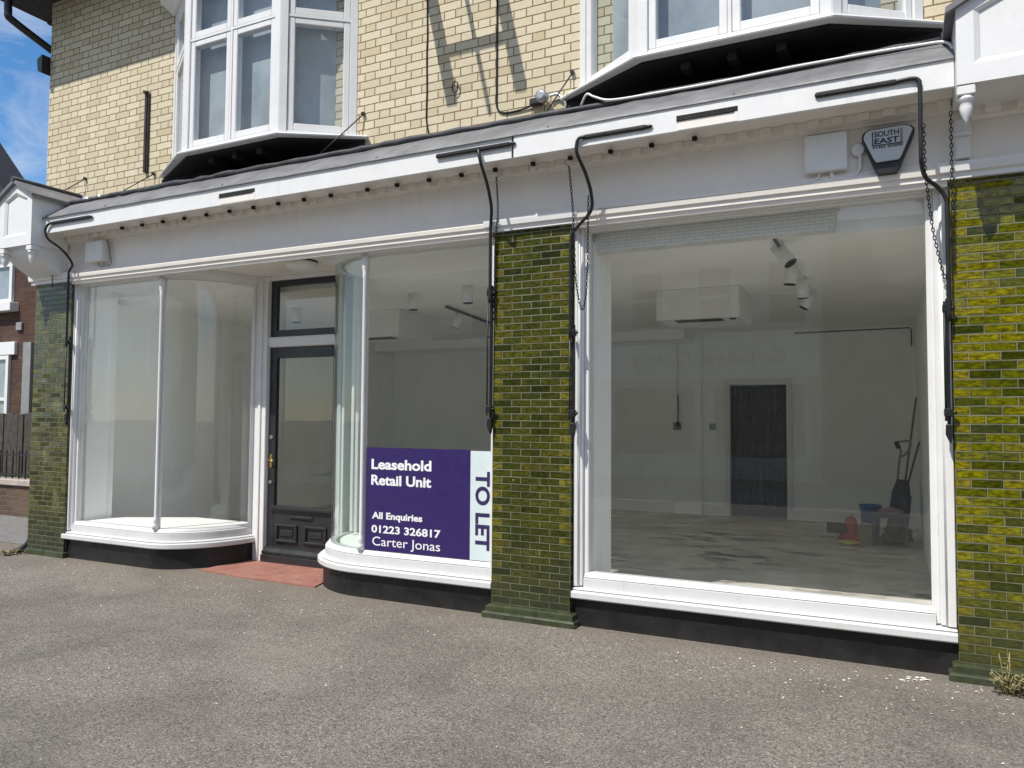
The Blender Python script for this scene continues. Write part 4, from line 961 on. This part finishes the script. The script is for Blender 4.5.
for z in (.60, .90):
    q = MB(); q.box((-15, 1.905, z), (-9.4, 1.935, z + .025)); q.build('rail', 'iron', RL)
x = -12.9
while x < -10.0:
    q = MB(); q.tube([(x, 1.92, .551), (x, 1.92, .96), (x, 1.92, 1.02)], [.011, .011, .002], 6); q.build('bar', 'iron', RL); x += .16
q = MB(); q.quad((-15, 2.061, .50), (-9.4, 2.061, .50), (-9.4, 2.58, .50), (-15, 2.58, .50))
rnd = random.Random(9)
for i in range(900):
    x = rnd.uniform(-13.2, -10); y = rnd.uniform(2.07, 2.56); h = rnd.uniform(.03, .09); a = rnd.uniform(0, 6)
    q.add([(x, y, .50), (x + .012*math.cos(a), y + .012*math.sin(a), .50), (x + .03*math.cos(a+1), y + .02*math.sin(a+1), .50 + h)], [(0, 1, 2)])
q.build('grass', 'grass', kind='stuff')
q = MB(); q.tube(smooth_path([(-8.60, .10, .30), (-8.60, .06, .12), (-8.66, .0, .03), (-8.74, -.05, .0)], 4), .035, 10); o = q.build('drain_pipe', 'iron'); tag(o, 'short black drain pipe at the foot of the far left pier', 'pipe')

# ---------------------------------------------------------------- weeds and litter
def weed(name, label, c, n, h, spread, mat, seed):
    rn = random.Random(seed); T = thing(name, c, label, 'weed')
    st = MB(); lf = MB()
    for i in range(n):
        a = rn.uniform(0, 2*PI); l = h * rn.uniform(.4, 1); r = spread * rn.uniform(.1, 1)
        p0 = Vector(c) + Vector((rn.uniform(-.5, .5) * spread, rn.uniform(-.1, .04), 0)); p1 = p0 + Vector((r*math.cos(a), -abs(r*math.sin(a)) * .7, l))
        pm = (p0 + p1)/2 + Vector((0, 0, l*.15)); st.tube([p0, pm, p1], [.003, .0025, .0015], 4)
        for k in range(4):
            q = p0.lerp(p1, .3 + .7*k/3); b = rn.uniform(0, 2*PI); s = rn.uniform(.018, .042)
            d = Vector((math.cos(b), math.sin(b), rn.uniform(-.5, .5))).normalized(); e = d.cross(Vector((0, 0, 1))).normalized() * s * .33
            lf.add([q, q + d*s*.5 + e, q + d*s, q + d*s*.5 - e], [(0, 1, 2, 3)])
    st.build('stem', 'leafdry', T); lf.build('leaves', mat, T)
weed('weed', 'straggly half dead weed at the foot of the right tiled pier', (.57, -.085, 0), 34, .12, .12, 'leaf', 1)
weed('weed', 'small green weed sprig standing beside the dead weed', (.54, -.075, 0), 5, .24, .04, 'leaf', 8)
weed('weed', 'low green weed at the foot of the far left pier', (-8.62, -.09, 0), 26, .08, .16, 'leaf', 2)
q = MB(); rn = random.Random(21)
def flake(x, y, s):
    a = rn.uniform(0, 6); n = rn.randint(4, 6); h = rn.uniform(.002, .008)
    base = [(x + s*rn.uniform(.6, 1.1)*math.cos(a + 2*PI*i/n), y + s*rn.uniform(.4, 1.0)*math.sin(a + 2*PI*i/n), .002 + rn.uniform(0, h)) for i in range(n)]
    q.add(base + [(x, y, .003 + h)], [(i, (i+1) % n, n) for i in range(n)])
for i in range(300): flake(rn.gauss(.05, .55) if i < 130 else rn.uniform(-8, .8), -.10 - abs(rn.gauss(0, .32)), rn.choice((.003, .004, .005, .007, .010)))
for i in range(140): flake(rn.uniform(-7, .8), rn.uniform(-3.6, -.2), rn.choice((.003, .004, .006, .009)))
for i in range(12): flake(rn.gauss(.08, .05), rn.gauss(-.10, .035), .018)
q.build('paint_flakes', 'flake', kind='stuff')

# ---------------------------------------------------------------- across the street (seen mirrored in the glass)
OB = thing('opposite_shop', (-4, -14.8, 0), 'pale brick shop across the street mirrored in the big window', 'shop building')
OY = -14.76
q = MB(); q.box((-16, OY - 7, 0), (-1.6, OY, 8.6)); q.build('shop_wall', 'brickO', OB)
q = MB(); q.prism([(OY + .3, 8.5), (OY - 3.5, 11.0), (OY - 7.3, 8.5)], 'x', -16.2, -1.5); q.build('roof', 'slate', OB)
q = MB(); q.box((-7.4, OY + .002, 2.60), (-1.62, OY + .12, 3.62), .01); nb = q.build('sign_board', plain('cream_sign', (.86, .86, .82), .5), OB)
for body, x, w in (('Cambridge', -2.4, 2.0), ('Tailoring', -4.75, 1.7)):
    q = MB(); put_text(q, body, x, 2.98, w, .34, OY + .124, 0, 'back', .45); q.build('lettering', 'ink', nb)
for xa in (-2.9, -4.7, -6.5, -9.0, -11.5):
    for z0, z1 in ((3.9, 5.6), (6.6, 8.0)):
        q = MB(); t = .1
        q.box((xa, OY + .002, z0), (xa + t, OY + .05, z1)); q.box((xa + .95, OY + .002, z0), (xa + 1.05, OY + .05, z1)); q.box((xa + t, OY + .002, z0), (xa + .95, OY + .048, z0 + t)); q.box((xa + t, OY + .002, z1 - t), (xa + .95, OY + .048, z1)); q.box((xa + t, OY + .002, (z0+z1)/2 - .04), (xa + .95, OY + .046, (z0+z1)/2 + .04))
        w = q.build('window', 'upvc', OB)
        q = MB(); q.quad((xa + t, OY + .012, z0 + t), (xa + .95, OY + .012, z0 + t), (xa + .95, OY + .012, z1 - t), (xa + t, OY + .012, z1 - t)); q.build('window_pane', plain('dark_pane', (.02, .022, .025), .1), w)
for xa in (-7.0, -4.3):
    q = MB(); q.box((xa, OY + .002, .5), (xa + 2.4, OY + .03, 2.5)); w = q.build('shop_window', 'upvc', OB)
    q = MB(); q.quad((xa + .1, OY + .034, .6), (xa + 2.3, OY + .034, .6), (xa + 2.3, OY + .034, 2.4), (xa + .1, OY + .034, 2.4)); q.build('window_pane', bpy.data.materials['dark_pane'], w)
OH = thing('brick_house', (6, -15, 0), 'low red brick house across the street beside the pale shop', 'house')
q = MB(); q.prism([(OY - 7, 0), (OY - .3, 0), (OY - .3, 4.6), (OY - 3.5, 7.0), (OY - 7, 4.6)], 'x', -1.4, 14); q.build('house_wall', 'brickR', OH)
q = MB(); q.prism([(OY + .1, 4.55), (OY + .1, 4.7), (OY - 3.5, 7.25), (OY - 7.4, 4.7), (OY - 7.4, 4.55), (OY - 3.5, 7.05)], 'x', -1.5, 14.2); q.build('roof', 'slate', OH)

# ---------------------------------------------------------------- camera, sun, sky
yaw, pitch, roll = (math.radians(a) for a in (26.4597, 2.658, .3964))
f = Vector((-math.sin(yaw)*math.cos(pitch), math.cos(yaw)*math.cos(pitch), math.sin(pitch)))
rt = Vector((math.cos(yaw), math.sin(yaw), 0)); up = rt.cross(f)
c, s = math.cos(roll), math.sin(roll)
R, U = rt*c + up*s, rt*-s + up*c
cam = bpy.data.cameras.new('camera'); co_ = bpy.data.objects.new('camera', cam); C.objects.link(co_)
cam.sensor_width = 36; cam.lens = 769 * 36 / 1024; cam.clip_start = .05; cam.clip_end = 2000
co_.matrix_world = Matrix(((R.x, U.x, -f.x, 0), (R.y, U.y, -f.y, -5.26), (R.z, U.z, -f.z, 1.5), (0, 0, 0, 1)))
bpy.context.scene.camera = co_

sd = Vector((-.228, -.64, 1.0)).normalized()                          # towards the sun
el = math.asin(sd.z); rot = math.atan2(sd.x, sd.y)
sun = bpy.data.lights.new('sun', 'SUN'); sun.energy = 5.0; sun.angle = math.radians(.53); sun.color = (1, .955, .88)
so = bpy.data.objects.new('sun', sun); C.objects.link(so); so.rotation_euler = (-sd).to_track_quat('-Z', 'Y').to_euler(); so.location = (-5, -12, 20)

W = bpy.data.worlds.new('World'); bpy.context.scene.world = W; W.use_nodes = True
nt = W.node_tree; nt.nodes.clear()
o = nt.nodes.new('ShaderNodeOutputWorld'); bg = nt.nodes.new('ShaderNodeBackground'); sky = nt.nodes.new('ShaderNodeTexSky')
sky.sky_type = 'NISHITA'; sky.sun_disc = False; sky.sun_elevation = el; sky.sun_rotation = rot; sky.air_density = 1.0; sky.dust_density = .3; sky.ozone_density = 3.5
tc = nt.nodes.new('ShaderNodeTexCoord'); mp = nt.nodes.new('ShaderNodeMapping'); mp.inputs['Scale'].default_value = (1, 1, 2.2)
no = nt.nodes.new('ShaderNodeTexNoise'); no.inputs['Scale'].default_value = 2.6; no.inputs['Detail'].default_value = 8; no.inputs['Roughness'].default_value = .62
mr = nt.nodes.new('ShaderNodeMapRange'); mr.inputs[1].default_value = .50; mr.inputs[2].default_value = .75; mr.inputs[4].default_value = .8
mx = nt.nodes.new('ShaderNodeMix'); mx.data_type = 'RGBA'; mx.inputs[7].default_value = (8.4, 8.2, 8.0, 1)
lk = nt.links.new
sx = nt.nodes.new('ShaderNodeSeparateXYZ'); ad = nt.nodes.new('ShaderNodeMath'); ad.operation = 'MULTIPLY_ADD'; ad.inputs[1].default_value = -.16  # more cloud added behind the camera to make the fill light neutral
lk(tc.outputs['Generated'], sx.inputs[0]); lk(sx.outputs[1], ad.inputs[0]); lk(no.outputs[0], ad.inputs[2])
lk(tc.outputs['Generated'], mp.inputs[0]); lk(mp.outputs[0], no.inputs['Vector']); lk(ad.outputs[0], mr.inputs[0]); lk(mr.outputs[0], mx.inputs[0])
hs = nt.nodes.new('ShaderNodeHueSaturation'); hs.inputs['Saturation'].default_value = 1.25; hs.inputs['Value'].default_value = 1.3; lk(sky.outputs[0], hs.inputs['Color']); 
n2 = nt.nodes.new('ShaderNodeTexNoise'); n2.inputs['Scale'].default_value = 5.5; n2.inputs['Detail'].default_value = 9; n2.inputs['Roughness'].default_value = .66; n2.inputs['Distortion'].default_value = .6
m2 = nt.nodes.new('ShaderNodeMapRange'); m2.inputs[1].default_value = .47; m2.inputs[2].default_value = .78; m2.inputs[4].default_value = .6
x2 = nt.nodes.new('ShaderNodeMix'); x2.data_type = 'RGBA'; x2.inputs[7].default_value = (7.0, 7.2, 7.6, 1)
lk(mp.outputs[0], n2.inputs['Vector']); lk(n2.outputs[0], m2.inputs[0]); lk(m2.outputs[0], x2.inputs[0]); lk(hs.outputs[0], x2.inputs[6]); lk(x2.outputs[2], mx.inputs[6])
lk(mx.outputs[2], bg.inputs[0]); bg.inputs[1].default_value = .122; lk(bg.outputs[0], o.inputs[0])

sc = bpy.context.scene
sc.view_settings.view_transform = 'Standard'; sc.view_settings.look = 'None'; sc.view_settings.exposure = 0; sc.view_settings.gamma = 1
sc.cycles.max_bounces = 14; sc.cycles.transparent_max_bounces = 16; sc.cycles.diffuse_bounces = 10
sc.cycles.use_denoising = True
